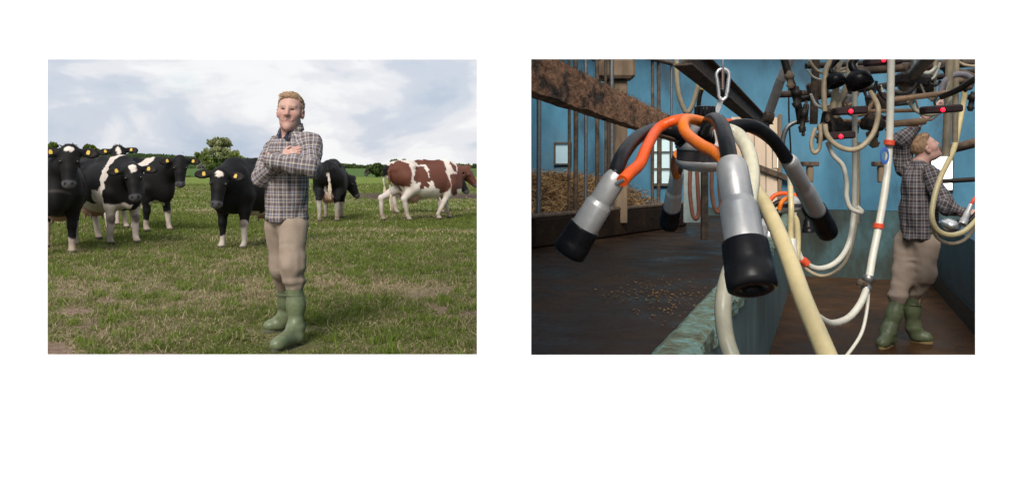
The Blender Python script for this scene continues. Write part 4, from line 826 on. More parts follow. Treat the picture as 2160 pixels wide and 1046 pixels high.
def hay():
    n = 26000; t = rng.random(n); w = rng.random(n)**.8*2.0; nv = Vector((-fd.y, fd.x, 0)); z = ZF+.18+.33*np.minimum(1, w*1.3)+.04*np.sin(t*19)+.04*rng.normal(0, 1, n)
    p = np.stack([FB0.x+(FB1.x-FB0.x)*t+nv.x*(w+.1), FB0.y+(FB1.y-FB0.y)*t+nv.y*(w+.1), z], 1); p = p[p[:, 0] > .06]; n = len(p)
    d = rng.normal(0, 1, (n, 3))*(1, 1, .45); d /= np.linalg.norm(d, axis=1)[:, None]; s = np.cross(d, rng.normal(0, 1, (n, 3))); s /= np.linalg.norm(s, axis=1)[:, None]; l = rng.uniform(.03, .09, (n, 1))
    V = np.stack([p-d*l-s*.003, p-d*l+s*.003, p+d*l+s*.003, p+d*l-s*.003], 1).reshape(-1, 3); V[:, 0] = np.maximum(V[:, 0], .02); C = np.repeat(np.array((.36, .225, .11))*rng.uniform(.4, 1.5, (n, 1)), 4, 0)
    tag(link('hay', np_mesh('hay', V, np.arange(4*n).reshape(-1, 4), mat('hay_stalk', attr='Col', rough=.85, spec=.1), False, C)), 'brown loose hay heaped behind the feed barrier', kind='stuff')
    b = MB(); a0, a1 = FB0+nv*.26, FB1+nv*.26; c0, c1 = FB0+nv*2.3, FB1+nv*2.3
    b.add([(max(q.x, .02), q.y, zz) for q, zz in ((a0, ZF), (a1, ZF), (c1, ZF), (c0, ZF), (a0, ZF+.20), (a1, ZF+.20), (c1, ZF+.46), (c0, ZF+.46))], [(4, 5, 6, 7), (0, 1, 5, 4), (1, 2, 6, 5), (2, 3, 7, 6), (3, 0, 4, 7)]); b.build('hay_bed', mat('packed_hay', rough=.9, stops=[(.35, (.05, .03, .018)), (.6, (.13, .085, .045))], vscale=12), kind='structure')
hay()
def window(u0, v0, u1, v1, label, nx, nz, pane, fr=.035, s=SB):
    k0, k1 = (u0-1080)/F, (u1-1080)/F; Ya, Yb = s/(SA*k0+CA), s/(SA*k1+CA); a, c = P(u0, v1, Ya), P(u1, v0, Yb); ra, rb = a.x*CA-a.y*SA, c.x*CA-c.y*SA; z0, z1 = a.z, c.z
    rt = empty('window', Q(s-.02, (ra+rb)/2, (z0+z1)/2), label=label, cat='window'); mm = mat('dirty_window_frame', (.10, .085, .065), .7, var=.3)
    fr_ = MB(); 
    for (x0, x1, y0, y1) in ((ra, rb, z0, z0+fr), (ra, rb, z1-fr, z1), (ra, ra+fr, z0+fr, z1-fr), (rb-fr, rb, z0+fr, z1-fr)): fr_.box(Q(s-.03, (x0+x1)/2, (y0+y1)/2), (x1-x0, .05, y1-y0), QM)
    fo = fr_.build('frame', mm, rt)
    for i in range(1, nx): q = MB(); q.box(Q(s-.03, ra+(rb-ra)*i/nx, (z0+z1)/2), (.022, .036, z1-z0-2*fr), QM); q.build('glazing_bar', mm, rt)
    for j in range(1, nz): q = MB(); q.box(Q(s-.03, (ra+rb)/2, z0+(z1-z0)*j/nz), (rb-ra-2*fr, .030, .022), QM); q.build('glazing_bar', mm, rt)
    for i in range(nx):
        for j in range(nz):
            q = MB(); w = (rb-ra-2*fr)/nx; h = (z1-z0-2*fr)/nz; q.box(Q(s-.016, ra+fr+w*(i+.5), z0+fr+h*(j+.5)), (w-.004, .006, h-.004), QM); q.build('pane', pane, rt)
    return rt
window(1170, 300, 1206, 348, 'small grimy blue lit window behind the feed barrier bars at the left', 1, 1, PANE2, .02)
window(1374, 285, 1436, 392, 'pale barred window behind the steel claw and timber rail', 3, 3, mat('pale_pane', (.6, .75, .75), .4, emit=((.60, .80, .84), .22)))
window(1962, 328, 2011, 402, 'bright daylit window behind the reaching man\'s chest', 1, 1, PANE, .012)
window(1629, 311, 1643, 356, 'narrow bright slit of daylight beside the plywood door', 1, 1, PANE, .010)
# plywood door catching the light
a, c = P(1543, 442, 12.0), P(1641, 246, 11.75); ra, rb = a.x*CA-a.y*SA, c.x*CA-c.y*SA
dr = empty('plywood_door', Q(SB-.05, (ra+rb)/2, a.z), label='pale plywood door boarded in planks at the back of the parlour', cat='door')
for i in range(4): w = (rb-ra)/4; b = MB(); b.box(Q(SB-.035, ra+w*(i+.5), (a.z+c.z)/2), (w-.008, .03, c.z-a.z-.01*i), QM, .004); b.build('plank', WOOD, dr)
b = MB(); b.beam(Q(SB-.09, ra-.05, 1.42), Q(SB-.09, rb+.35, 1.02), .05, .07); b.build('brace', RUST, dr)
b = MB(); b.box(Q(SB-.05, rb+.03, (a.z+c.z)/2), (.05, .07, c.z-a.z+.06), QM, .005); b.build('door_post', POSTM, dr)
# rough timber rail in front
def timber():
    A0, A1 = Vector((.014, 1.93, 1.492)), Vector((.99, 4.72, 1.43)); y = (A1-A0).normalized(); x = y.cross(Vector((0, 0, 1))).normalized(); z = x.cross(y); n = 150; vs = []; fs = []; m = 6
    ring = [(-.024, -.052), (.024, -.052), (.026, -.02), (.026, .02), (.022, .050), (-.022, .050), (-.026, .02), (-.026, -.02)]; k = len(ring); L_ = (A1-A0).length
    pts = np.array([[i/n*L_, a, b_] for i in range(n+1) for a, b_ in ring]); nz = fbm(pts*np.array((1, 1, 1)), 9, 3, 5); nz2 = fbm(pts, 30, 2, 6)
    for i in range(n+1):
        for j, (a, b_) in enumerate(ring):
            e = nz[i*k+j]*.005+nz2[i*k+j]*.0025; vs.append(A0+y*(i/n*L_)+x*(a+e*np.sign(a)*.7)+z*(b_+e*(1.0 if abs(b_) > .03 else 0)))
    for i in range(n):
        for j in range(k): fs.append((i*k+j, i*k+(j+1) % k, (i+1)*k+(j+1) % k, (i+1)*k+j))
    fs += [tuple(range(k-1, -1, -1)), tuple(range(n*k, n*k+k))]
    mt = mat('muddy_sawn_timber', rough=.85, stops=[(.30, (.020, .014, .010)), (.40, (.075, .047, .028)), (.46, (.32, .155, .075)), (.66, (.46, .24, .125)), (.8, (.26, .19, .11))], vscale=10, var=.35, bump=.8, bscale=55, stretch=(1, .45, 1))
    rt = empty('timber_rail', A0, label='rough muddy timber rail running from the upper left to the milking claw', cat='rail')
    b = MB(); b.add(vs, fs, False); b.build('board', mt, rt)
    h = MB(); r0 = random.Random(4)
    for i in range(900):
        t = r0.random()**1.3; q = A0+y*(t*L_); top = r0.random() < .6; zz = (.050 if top else r0.uniform(-.045, .05)); o_ = q+z*zz+x*(r0.uniform(-.02, .025) if top else .027)
        d = (z*r0.uniform(.1, 1)+x*r0.uniform(-.3, .8)+y*r0.uniform(-1, 1)).normalized(); l = r0.uniform(.004, .016); h.tube([o_, o_+d*l, o_+d*l*1.5-z*l*.3], [.0006, .0005, .0003], 3, 0, False)
    tag(h.build('clinging_hair', mat('cow_hair', (.16, .10, .05), .8), rt), kind='stuff')
timber()
# tan post with a bracket, dark girder
pt = empty('timber_post', P(1298, 440, 8.6), label='tan timber post with a flared head behind the timber rail', cat='post')
b = MB(); b.beam(P(1300, 470, 8.6), P(1300, 172, 8.6), .20, .20, (0, 1, 0), .01); b.build('shaft', POSTM, pt)
b = MB(); c = P(1298, 148, 8.6); b.box(c, (.36, .36, .20), None, .03); b.box(c+Vector((0, 0, .16)), (.46, .42, .10), None, .02); b.build('head', POSTM, pt)
b = MB(); b.beam(P(1281, 450, 8.9), P(1281, 180, 8.9), .05, .12, (0, 1, 0), .01); b.build('batten', RUST, pt)
gd = empty('girder', P(1440, 80, 4.3), label='dark rusty roof girder slanting away above the milking claw', cat='girder')
g0, g1 = P(1440, 82, 4.3), P(1622, 262, 9.6)
b = MB(); b.beam(g0, g1, .10, .012, bev=.003); b.build('top_flange', RUST, gd)
b = MB(); b.beam(g0-Vector((0, 0, .065)), g1-Vector((0, 0, .065)), .014, .115); b.build('web', RUST, gd)
b = MB(); b.beam(g0-Vector((0, 0, .13)), g1-Vector((0, 0, .13)), .10, .012, bev=.003); b.build('bottom_flange', RUST, gd)
# straw crumbs on the standing floor
def crumbs():
    n = 320; a = rng.normal(0, 1, n); c = rng.normal(0, 1, n); keepn = n; p = np.stack([.93*0+(1393-1080)/F*4.6+a*.13+c*.06, 4.55+a*.2-c*.32, np.full(n, ZF+.004)], 1); p = p[p[:, 0]*CA-p[:, 1]*SA < -.63]; n = len(p); r = rng.uniform(.002, .008, (n, 1))
    d = rng.normal(0, 1, (n, 3)); V = np.concatenate([np.stack([p+np.array((x, y, 0))*r+np.array((0, 0, zz))*r for x, y, zz in ((-1, -.5, 0), (1, -.6, 0), (.8, .7, 0), (-.7, .6, 0), (.1, 0, .9))], 1)], 0).reshape(-1, 3)
    i = 5*np.arange(n); f = np.concatenate([np.stack([i+q, i+w_, i+4], 1) for q, w_ in ((0, 1), (1, 2), (2, 3), (3, 0))]); C = np.repeat(np.array((.16, .10, .05))*rng.uniform(.5, 1.5, (n, 1)), 5, 0)
    tag(link('feed_crumbs', np_mesh('feed_crumbs', V, f, mat('hay_stalk', attr='Col'), False, C)), 'golden feed crumbs spilt on the dark wet floor', kind='stuff')
crumbs()

# ---- the milking unit in front
mu = empty('milking_cluster', P(1482, 330, 1.5), label='hanging milking cluster with four steel teat cups and steel claw', cat='milking cluster')
def lathe(name, a, d, prof, m, parent, seg=32): b = MB(); b.lathe(a, d, prof, seg); return b.build(name, m, parent)
cb = P(1483, 362, 1.5)
claw = lathe('claw_bowl', cb, (0, -.10, 1), [(0, .012), (.0015, .026), (.006, .040), (.012, .046), (.020, .0485), (.0205, .0475)], STEEL, mu)
lathe('sight_band', cb, (0, -.10, 1), [(.0205, .0465), (.040, .0465)], mat('smoky_band', (.10, .085, .085), .22, .5, var=.3, vscale=30, spec=.6), mu)
top = lathe('claw_top', cb, (0, -.10, 1), [(.040, .0475), (.041, .0490), (.049, .0490), (.053, .046), (.058, .036), (.062, .026), (.085, .022), (.096, .016), (.098, .006)], STEEL, mu)
nut = MB(); nc = cb+Vector((.001, -.0098, .0965)); nut.lathe(nc, (0, -.1, 1), [(0, .0145), (.002, .0165), (.016, .0165), (.018, .014)], 20)
for i in range(14): an = 2*math.pi*i/14; nut.box(nc+Vector((math.cos(an)*.0168, math.sin(an)*.0168, .009)), (.003, .003, .015))
nut.build('knurled_nut', RUB, mu)
def cup(A_, B_, name='teat_cup', k=1.0, dirty=False):
    A_, B_ = Vector(A_), Vector(B_); d = (B_-A_); l = d.length; d.normalize(); e = empty(name, (0, 0, 0)); e.parent = mu; e.location = A_-Vector(mu.location)
    q = [(0, .0135), (.004, .0160), (.012, .0182), (.31*l, .0186), (.325*l, .0182), (.34*l, .0186), (.375*l, .0212), (.39*l, .0217), (.66*l, .0222), (.70*l, .0222)]
    lathe('shell', A_, d, [(t, r*k) for t, r in q], STEEL, e)
    q = [(.655*l, .0226), (.655*l, .0252), (.67*l, .0256), (.80*l, .0264), (.86*l, .0267), (.865*l, .0272), (.95*l, .0272), (.985*l, .0265), (l, .0225), (l-.001, .0120), (.96*l, .0100), (.90*l, .0095)]
    lathe('rubber_liner', A_, d, [(t, r*k) for t, r in q], RUB, e)
    return e
c1 = cup(P(1541, 338, .995), P(1588, 612, .915)); c2 = cup(P(1304, 366, 1.20), P(1198, 536, 1.225), k=.90); c3 = cup(P(1663, 336, 1.58), P(1746, 490, 1.84), k=.86); c4 = cup(P(1429, 362, 1.98), P(1411, 476, 2.1), k=.92)
def tube(name, pts, r, m): b = MB(); b.tube([P(*p) for p in pts], r, 14, 8); return b.build(name, m, mu)
tube('milk_tube', [(1452, 300, 1.48), (1440, 288, 1.48), (1418, 276, 1.48), (1385, 272, 1.47), (1345, 290, 1.36), (1315, 325, 1.26), (1300, 360, 1.21), (1297, 372, 1.205)], .0108, RUB)
tube('milk_tube', [(1494, 302, 1.44), (1489, 278, 1.40), (1495, 257, 1.32), (1509, 252, 1.21), (1522, 265, 1.12), (1532, 300, 1.04), (1540, 342, .99)], .0100, RUB)
tube('milk_tube', [(1512, 292, 1.50), (1530, 276, 1.50), (1556, 266, 1.51), (1592, 268, 1.53), (1625, 290, 1.55), (1648, 318, 1.57), (1660, 336, 1.58)], .0122, RUB)
tube('milk_tube', [(1462, 296, 1.53), (1446, 300, 1.62), (1436, 325, 1.8), (1430, 362, 1.97)], .0110, RUB)
for pts in ([(1433, 292, 1.479), (1445, 300, 1.481)], [(1489, 283, 1.41), (1492, 298, 1.435)]):
    b = MB(); a_, e_ = P(*pts[0]), P(*pts[1])
    for t in (0, .33, .66, 1): c = a_+(e_-a_)*t; b.lathe(c-(e_-a_).normalized()*.0012, e_-a_, [(0, .0125), (.0012, .0136), (.0024, .0125)], 18)
    b.build('ribbed_cuff', RUB, mu)
tube('pulse_tube', [(1487, 262, 1.46), (1460, 252, 1.44), (1425, 254, 1.42), (1388, 272, 1.41), (1364, 312, 1.30), (1350, 345, 1.24), (1328, 366, 1.20), (1313, 382, 1.18)], .0088, ORG)
b = MB(); b.tube([P(1298, 388, 1.19), P(1318, 377, 1.18)], .0040, 8, 0); b.build('nipple', CHROME, mu)
tube('pulse_tube', [(1500, 266, 1.45), (1478, 256, 1.40), (1450, 252, 1.34), (1441, 264, 1.29), (1450, 284, 1.25), (1478, 306, 1.15), (1508, 322, 1.08), (1528, 338, 1.03)], .0085, ORG2)
tube('pulse_tube', [(1490, 262, 1.52), (1530, 258, 1.53), (1562, 266, 1.56), (1600, 281, 1.59), (1630, 304, 1.60), (1648, 330, 1.60), (1655, 342, 1.60)], .0070, ORG)
tube('pulse_tube', [(1430, 325, 1.58), (1424, 340, 1.75), (1423, 358, 1.92), (1427, 372, 1.96)], .0085, ORG2)
# hook, carabiner, wire
b = MB(); b.beam(P(1504, 258, 1.5), P(1523, 205, 1.5), .010, .0026, (0, 1, 0), .0008); b.build('hanger_plate', CHROME, mu)
ca = empty('carabiner', P(1524, 180, 1.49), label='silver carabiner clipped above the milking claw', cat='carabiner')
loop = [(1524, 212), (1517, 206), (1516, 195), (1513, 172), (1511, 158), (1516, 149), (1525, 146), (1534, 150), (1538, 160), (1536, 176), (1533, 197), (1531, 206)]
b = MB(); b.tube([P(u, v, 1.49) for u, v in loop+[loop[0]]], .0031, 10, 6); b.build('body', CHROME, ca)
b = MB(); b.tube([P(1534, 196, 1.49), P(1537.5, 166, 1.49)], .0036, 10, 0); b.build('gate', CHROME, ca)
b = MB(); b.tube([P(1525, 152, 1.49), P(1525, 146, 1.485), P(1524.5, 120, 1.48), Vector((P(1524, 90, 1.48).x, 1.48, 2.2)), Vector((P(1524, 90, 1.48).x, 2.1, 3.36)), Vector((P(1524, 90, 1.48).x, 2.9, 3.54))], .0022, 8, 4); b.build('hanging_wire', CHROME, label='thin steel wire holding the carabiner from above', cat='wire')
hose('milk_hose', [(1515, 300, 1.56), (1530, 276, 1.52), (1556, 284, 1.44), (1578, 318, 1.38), (1587, 366, 1.34), (1583, 410, 1.30), (1572, 470, 1.27), (1550, 540, 1.24), (1531, 600, 1.22), (1525, 655, 1.20), (1532, 715, 1.19), (1552, 780, 1.17), (1580, 900, 1.15)], .0118, PALE, 'cloudy pale milk hose looping down behind the front teat cup')
hose('milk_hose', [(1560, 362, 1.62), (1588, 395, 1.55), (1612, 430, 1.46), (1640, 486, 1.36), (1668, 556, 1.26), (1695, 632, 1.18), (1728, 710, 1.10), (1765, 800, 1.04), (1800, 900, 1.0)], .0132, CREAM, 'thick cream milk hose curving down to the bottom edge')

# ---- overhead clutter at the right
hose('hose', [(1880, 100, 4.3), (1879, 170, 4.3), (1876, 300, 4.3), (1868, 390, 4.25), (1853, 480, 4.2), (1840, 545, 4.15), (1832, 595, 4.1)], .0185, WHOSE, 'long white hose hanging straight with two orange clips')
for v, u in ((301, 1876), (476, 1853)): b = MB(); b.tube([P(u+.6, v-5, 4.28 if v < 400 else 4.2), P(u-.6, v+5, 4.28 if v < 400 else 4.2)], .0265, 14, 0); b.build('hose_clip', CLIP, label='orange red clip on the long white hose, '+('upper one' if v < 400 else 'lower one'), cat='hose clip')
vl = empty('hose_valve', P(1829, 596, 4.1), label='steel valve joining two white hoses above the pit floor', cat='valve')
b = MB(); b.lathe(P(1833, 580, 4.1), P(1826, 612, 4.1)-P(1833, 580, 4.1), [(0, .020), (.01, .026), (.03, .026), (.032, .022), (.055, .022), (.057, .027), (.075, .02)], 16); b.build('body', GALV, vl)
b = MB(); b.tube([P(1828, 600, 4.08), P(1816, 594, 4.06), P(1812, 604, 4.06)], .009, 8, 3); b.ball(P(1814, 596, 4.06), .018); b.build('lever', RUST, vl)
hose('hose', [(1828, 608, 4.1), (1815, 640, 4.0), (1790, 670, 3.9), (1755, 682, 3.75), (1725, 668, 3.6), (1700, 640, 3.5), (1686, 600, 3.42), (1676, 550, 3.42), (1671, 505, 3.45)], .0165, WHOSE, 'white hose sagging in a bow under the steel valve')
hose('hose', [(1832, 606, 4.12), (1829, 650, 4.1), (1818, 700, 4.05), (1795, 738, 4.0), (1765, 775, 3.9)], .0085, WHOSE, 'thin white hose dropping from the steel valve')
hose('hose', [(1674, 440, 4.6), (1677, 500, 4.6), (1690, 545, 4.6), (1722, 566, 4.65), (1760, 556, 4.7), (1788, 520, 4.75), (1800, 460, 4.8), (1803, 380, 4.8), (1803, 250, 4.8), (1803, 90, 4.8)], .0155, WHOSE, 'white hose hanging in a deep U in front of the back wall')
hose('hose', [(1680, 520, 4.8), (1700, 566, 4.8), (1740, 582, 4.8), (1780, 556, 4.85), (1800, 500, 4.9), (1809, 430, 4.9), (1811, 300, 4.9)], .010, BEIGE, 'thinner dull hose hanging just below the deep U')
b = MB(); b.tube([P(1693, 548, 4.58), P(1703, 558, 4.58)], .022, 12, 0); b.build('hose_clip', CLIP, label='red clip at the bottom of the U shaped white hose', cat='hose clip')
hose('hose', [(1740, 262, 4.4), (1744, 284, 4.4), (1762, 305, 4.4), (1790, 316, 4.4), (1815, 311, 4.4), (1838, 288, 4.4), (1850, 258, 4.4), (1852, 225, 4.4), (1836, 195, 4.5)], .0135, BEIGE, 'beige hose drooping in a wide loop under the control boxes')
hose('hose', [(1720, 270, 4.5), (1711, 300, 4.5), (1716, 322, 4.5), (1727, 315, 4.5), (1731, 290, 4.5), (1729, 262, 4.5)], .0105, BEIGE, 'small beige hose loop at the left of the hanging hoses')
hose('hose', [(1745, 300, 4.6), (1758, 328, 4.6), (1778, 350, 4.6), (1786, 385, 4.6), (1786, 415, 4.6), (1795, 440, 4.6), (1818, 448, 4.6), (1808, 436, 4.6)], .0125, WHOSE, 'pale kinked hose hanging to a hook below the beige loop')
hose('hose', [(1766, 100, 4.7), (1765, 170, 4.7), (1758, 225, 4.7), (1764, 245, 4.7), (1772, 222, 4.7), (1790, 160, 4.75), (1792, 90, 4.8)], .018, BEIGE, 'thick beige hose folded in a narrow U at the top')
hose('hose', [(1740, 235, 4.6), (1738, 190, 4.6), (1742, 150, 4.6), (1750, 128, 4.6), (1752, 90, 4.6)], .014, BEIGE, 'tan hose rising beside the black rubber cups')
hose('hose', [(1430, 100, 6.0), (1427, 150, 6.0), (1432, 200, 6.0), (1446, 236, 6.0), (1458, 228, 6.0), (1470, 190, 6.0), (1476, 150, 6.0), (1482, 100, 6.0)], .017, BEIGE, 'brown hose hung in a U behind the roof girder')
hose('hose', [(1478, 130, 5.8), (1487, 152, 5.8), (1486, 176, 5.8), (1476, 205, 5.8), (1472, 250, 5.9)], .014, mat('yellow_hose', (.55, .36, .03), .5, var=.2), 'yellow hose end hanging beside the brown U hose')
hose('hose', [(1480, 190, 5.6), (1474, 215, 5.6), (1471, 262, 5.6)], .013, IRON, 'black hose hanging under the yellow hose end')
# pipes and frames
pf = empty('pipe_rack', P(1850, 180, 5.0), label='rack of overhead pipes and brackets carrying the milking hoses', cat='pipe rack')
def pipe(u0, v0, Y0, u1, v1, Y1, r, m, name='pipe', seg=10): b = MB(); b.tube([P(u0, v0, Y0), P(u1, v1, Y1)], r, seg, 0); b.build(name, m, pf)
pipe(1648, 165, 5.2, 1618, 250, 5.4, .029, mat('white_pipe', (.52, .50, .47), .45, var=.2)); pipe(1676, 100, 5.1, 1648, 168, 5.2, .029, MATS['white_pipe'])
pipe(1612, 246, 5.3, 1630, 250, 5.3, .034, RUST, 'bracket')
pipe(1968, 112, 4.6, 1905, 182, 5.0, .036, GALV); pipe(1722, 95, 5.2, 1716, 262, 5.2, .024, RUST); pipe(1878, 212, 4.6, 2000, 196, 4.8, .016, mat('copper_tan_pipe', (.48, .29, .16), .45, .2, var=.2)); pipe(1755, 256, 4.9, 1935, 262, 5.0, .016, MATS['copper_tan_pipe'])
pipe(1800, 236, 5.0, 1990, 232, 5.1, .012, MATS['copper_tan_pipe']); pipe(1690, 210, 5.4, 2057, 150, 5.6, .02, IRON); pipe(1640, 200, 5.5, 1735, 196, 5.5, .022, RUST); pipe(1795, 150, 5.2, 2057, 132, 5.4, .03, RUST); pipe(1700, 140, 5.6, 1960, 128, 5.7, .02, IRON)
pipe(1880, 262, 4.8, 1950, 256, 4.9, .020, MATS['copper_tan_pipe']); pipe(1930, 95, 5.2, 1925, 210, 5.2, .020, GALV); pipe(2005, 95, 5.0, 1995, 330, 5.0, .022, BEIGE); pipe(2018, 95, 5.1, 2014, 300, 5.1, .017, BEIGE); pipe(1975, 95, 5.3, 1968, 215, 5.3, .014, BEIGE)
for u, v in ((1725, 190), (1850, 216), (1905, 205), (1947, 178), (2030, 168), (1780, 214)): b = MB(); b.box(P(u, v, 5.3), (.10+.04*random.random(), .08, .07+.05*random.random()), Matrix.Rotation(random.uniform(-.4, .4), 3, 'Y'), .012); b.build('pipe_joint', random.choice((IRON, RUST, GALV)), pf)
hose('pipe', [(2057, 172, 5.0), (2035, 158, 5.0), (2010, 160, 5.0), (1990, 176, 5.0), (1984, 200, 5.0)], .018, mat('grey_lilac_pipe', (.34, .31, .33), .5, var=.2), 'grey pipe bending over above the reaching man', cat='pipe')
hose('pipe', [(1985, 205, 4.7), (2020, 190, 4.6), (2060, 165, 4.5), (2090, 150, 4.5)], .016, IRON, 'black pipe slanting up at the right edge', cat='pipe')
hose('hose', [(1650, 320, 6.0), (1652, 292, 6.0), (1662, 268, 6.0), (1684, 256, 6.0), (1705, 254, 6.0)], .017, GALV, 'grey curved pipe behind the right teat cup', cat='pipe')
hose('cable', [(1664, 120, 6.3), (1664, 240, 6.3), (1668, 330, 6.4), (1662, 400, 6.4)], .006, IRON, 'thin dark cable hanging down the blue back wall', cat='cable')
pipe(1808, 310, 7.8, 1811, 470, 7.8, .02, GALV)
for u, Y in ((1722, 5.2), (1878, 4.8), (2005, 5.0), (1803, 4.8), (1655, 5.3)): b = MB(); a_ = P(u, 130, Y); b.tube([a_, Vector((a_.x, a_.y, 3.4))], .018, 8, 0); b.build('hanger', RUST, pf)
r1 = random.Random(12)
for i in range(22):                                       # slack air lines and milk tubes strung through the rack
    u0 = r1.uniform(1700, 2050); v0 = r1.uniform(122, 215); du = r1.uniform(25, 90); sag = r1.uniform(10, 46); Y = r1.uniform(4.7, 5.6)
    b = MB(); b.tube([P(u0, v0, Y), P(u0+du*.2, v0+sag*.75, Y), P(u0+du*.5, v0+sag, Y-.05), P(u0+du*.8, v0+sag*.7, Y), P(u0+du, v0+r1.uniform(-20, 15), Y)], r1.choice((.006, .009, .012)), 7, 5)
    b.build('air_line', r1.choice((BEIGE, WHOSE, PALE, IRON, MATS['copper_tan_pipe'])), pf)
# iron arms with fittings
def arm(label, pts, r, drops):
    e = empty('support_arm', P(*pts[0]), label=label, cat='bracket'); b = MB(); b.tube([P(*p) for p in pts], r, 8, 3); b.build('arm', IRON, e)
    for (u, v, Y, w, h) in drops: b = MB(); c = P(u, v, Y); b.lathe(c-Vector((0, 0, h/2)), (random.uniform(-.2, .2), 0, 1), [(0, w*.3), (h*.2, w*.62), (h*.24, w*.42), (h*.55, w*.40), (h*.58, w*.66), (h*.80, w*.66), (h*.84, w*.38), (h, w*.25)], 12); b.build('fitting', random.choice((IRON, RUST, POSTM)), e)
arm('black iron arm with drooping fittings left of the hoses', [(1652, 118, 4.8), (1664, 160, 4.8), (1676, 195, 4.8), (1684, 225, 4.8), (1690, 262, 4.8)], .022, [(1668, 168, 4.75, .04, .10), (1680, 205, 4.75, .045, .12), (1690, 250, 4.75, .035, .16), (1694, 278, 4.75, .02, .05), (1700, 235, 4.78, .025, .12)])
arm('dark jointed bracket above the small hose loop', [(1736, 262, 4.7), (1742, 235, 4.7), (1752, 250, 4.7), (1760, 276, 4.7)], .016, [(1733, 278, 4.65, .045, .10), (1729, 292, 4.7, .03, .06), (1745, 240, 4.66, .03, .09)])
arm('black valve body hanging behind the long white hose', [(1862, 245, 5.0), (1852, 262, 5.0), (1846, 290, 5.0)], .018, [(1846, 290, 5.0, .055, .12), (1874, 262, 5.1, .03, .1)])
arm('tangle of dark fittings at the upper right corner', [(1990, 140, 5.2), (2010, 168, 5.2), (2040, 190, 5.2)], .02, [(2000, 150, 5.2, .04, .1), (2022, 178, 5.2, .05, .1), (2046, 214, 5.2, .04, .12), (1944, 150, 5.2, .05, .1)])
def bell(u, v, Y, r, label):
    e = empty('rubber_cup', P(u, v, Y), label=label, cat='rubber cup'); c = P(u, v, Y); d = Vector((.25, -.35, -1)).normalized()
    b = MB(); b.lathe(c-d*r*.9, d, [(0, r*.35), (r*.25, r*.7), (r*.5, r*.95), (r*1.3, r), (r*1.32, r*.78), (r*.7, r*.7)], 20); b.build('bell', RUB, e)
    b = MB(); b.tube([c-d*r*.9, c-d*r*1.5, c-d*r*2+Vector((.05, 0, .02))], r*.3, 10, 3); b.build('neck', RUB, e)
bell(1762, 172, 4.6, .056, 'smaller black rubber cup hanging at the top, left of the pair'); bell(1812, 172, 4.5, .070, 'larger black rubber cup hanging at the top, right of the pair')
def control(u, v, Y, w, lab, led=(0, 0)):
    e = empty('control_box', P(u, v, Y), label=lab, cat='control box'); b = MB(); b.box(P(u, v, Y), (w, .08, .040), Matrix.Rotation(-.06, 3, 'Y'), .008); b.build('case', BOXM, e)
    b = MB(); b.ball(P(u+led[0], v+led[1], Y-.05), .0115, 10, 6); b.build('lamp', LED, e)
    b = MB(); b.lathe(P(u+led[0], v+led[1], Y-.038), (0, -1, 0), [(0, .018), (.006, .018), (.006, .012)], 12); b.build('lamp_collar', IRON, e)
    b = MB(); b.tube([P(u-10, v-4, Y), P(u-14, v-16, Y), P(u-6, v-30, Y)], .006, 6, 3); b.build('wire', IRON, e)
control(1792, 234, 4.5, .17, 'dark control box with a red lamp above the beige loop', (3, 1)); control(1985, 231, 4.5, .20, 'dark control box with a red lamp by the man\'s raised hand', (4, 1)); control(1770, 286, 4.55, .15, 'dark control box with a red lamp inside the beige loop', (4, 2)); control(1862, 130, 4.4, .18, 'dark control box with red lamp at the top edge', (2, -3))
for u, v, w, lab in ((1770, 270, .20, 'long black bar under the tan pipes left of the white hose'), (1840, 262, .12, 'black motor body beside the beige loop'), (1925, 170, .18, 'brown valve block above the reaching man\'s hand')):
    e = empty('valve_block', P(u, v, 4.9), label=lab, cat='valve'); b = MB(); b.box(P(u, v, 4.9), (w, .10, .07), Matrix.Rotation(.12, 3, 'Y'), .015); b.build('body', IRON, e); b = MB(); b.lathe(P(u-4, v-8, 4.88), (0, 0, 1), [(0, .03), (.02, .035), (.04, .02)], 12); b.build('cap', RUST, e)
# small brackets on the back wall
for u in (1708, 1858):
    e = empty('wall_bracket', P(u, 350, 10.6), label='wooden T bracket on the blue back wall, '+('left' if u < 1800 else 'right')+' of the hanging hoses', cat='bracket'); b = MB(); b.box(P(u, 346, 10.6), (.20, .12, .06), None, .01); b.build('arm', RUST, e); b = MB(); b.box(P(u, 368, 10.6), (.07, .08, .20), None, .01); b.build('stem', POSTM, e)
hose('rope_coil', [(1866+8*math.cos(a), 325+15*math.sin(a)+.4*a, 4.2) for a in np.linspace(0, 6*math.pi, 40)], .0035, mat('blue_rope', (.04, .13, .42), .7), 'small blue rope coil looped on the long white hose', cat='rope')
# distant orange tubes hung by the barred window, second cluster
for k, (u, vb, lab) in enumerate(((1464, 466, 'pinkish orange hose loop hanging behind the claw'), (1510, 452, 'orange hose loop just left of the front teat cup'))):
    hose('hose', [(u-8, 360, 6.6), (u-9, 400, 6.6), (u-4, vb-18, 6.6), (u+4, vb-4, 6.6), (u+10, vb-20, 6.6), (u+8, 400, 6.6), (u+6, 355, 6.6)], .016, mat('faded_orange_hose', (.40, .16, .10), .5, var=.2), lab)
b = MB(); b.beam(P(1486, 505, 6.5), P(1486, 340, 6.5), .05, .05, (0, 1, 0), .005); b.build('post', RUST, label='thin dark post behind the claw carrying orange hose loops', cat='post')
b = MB(); b.beam(P(1462, 470, 7.0), P(1462, 355, 7.0), .16, .02, (0, 1, 0), .004); b.build('splash_board', mat('pale_sheet', (.42, .50, .47), .5, var=.15), label='pale upright splash board behind the claw', cat='board')
mu2 = empty('milking_cluster', P(1665, 430, 3.6), label='second milking cluster with orange tubes behind the cream hose', cat='milking cluster')
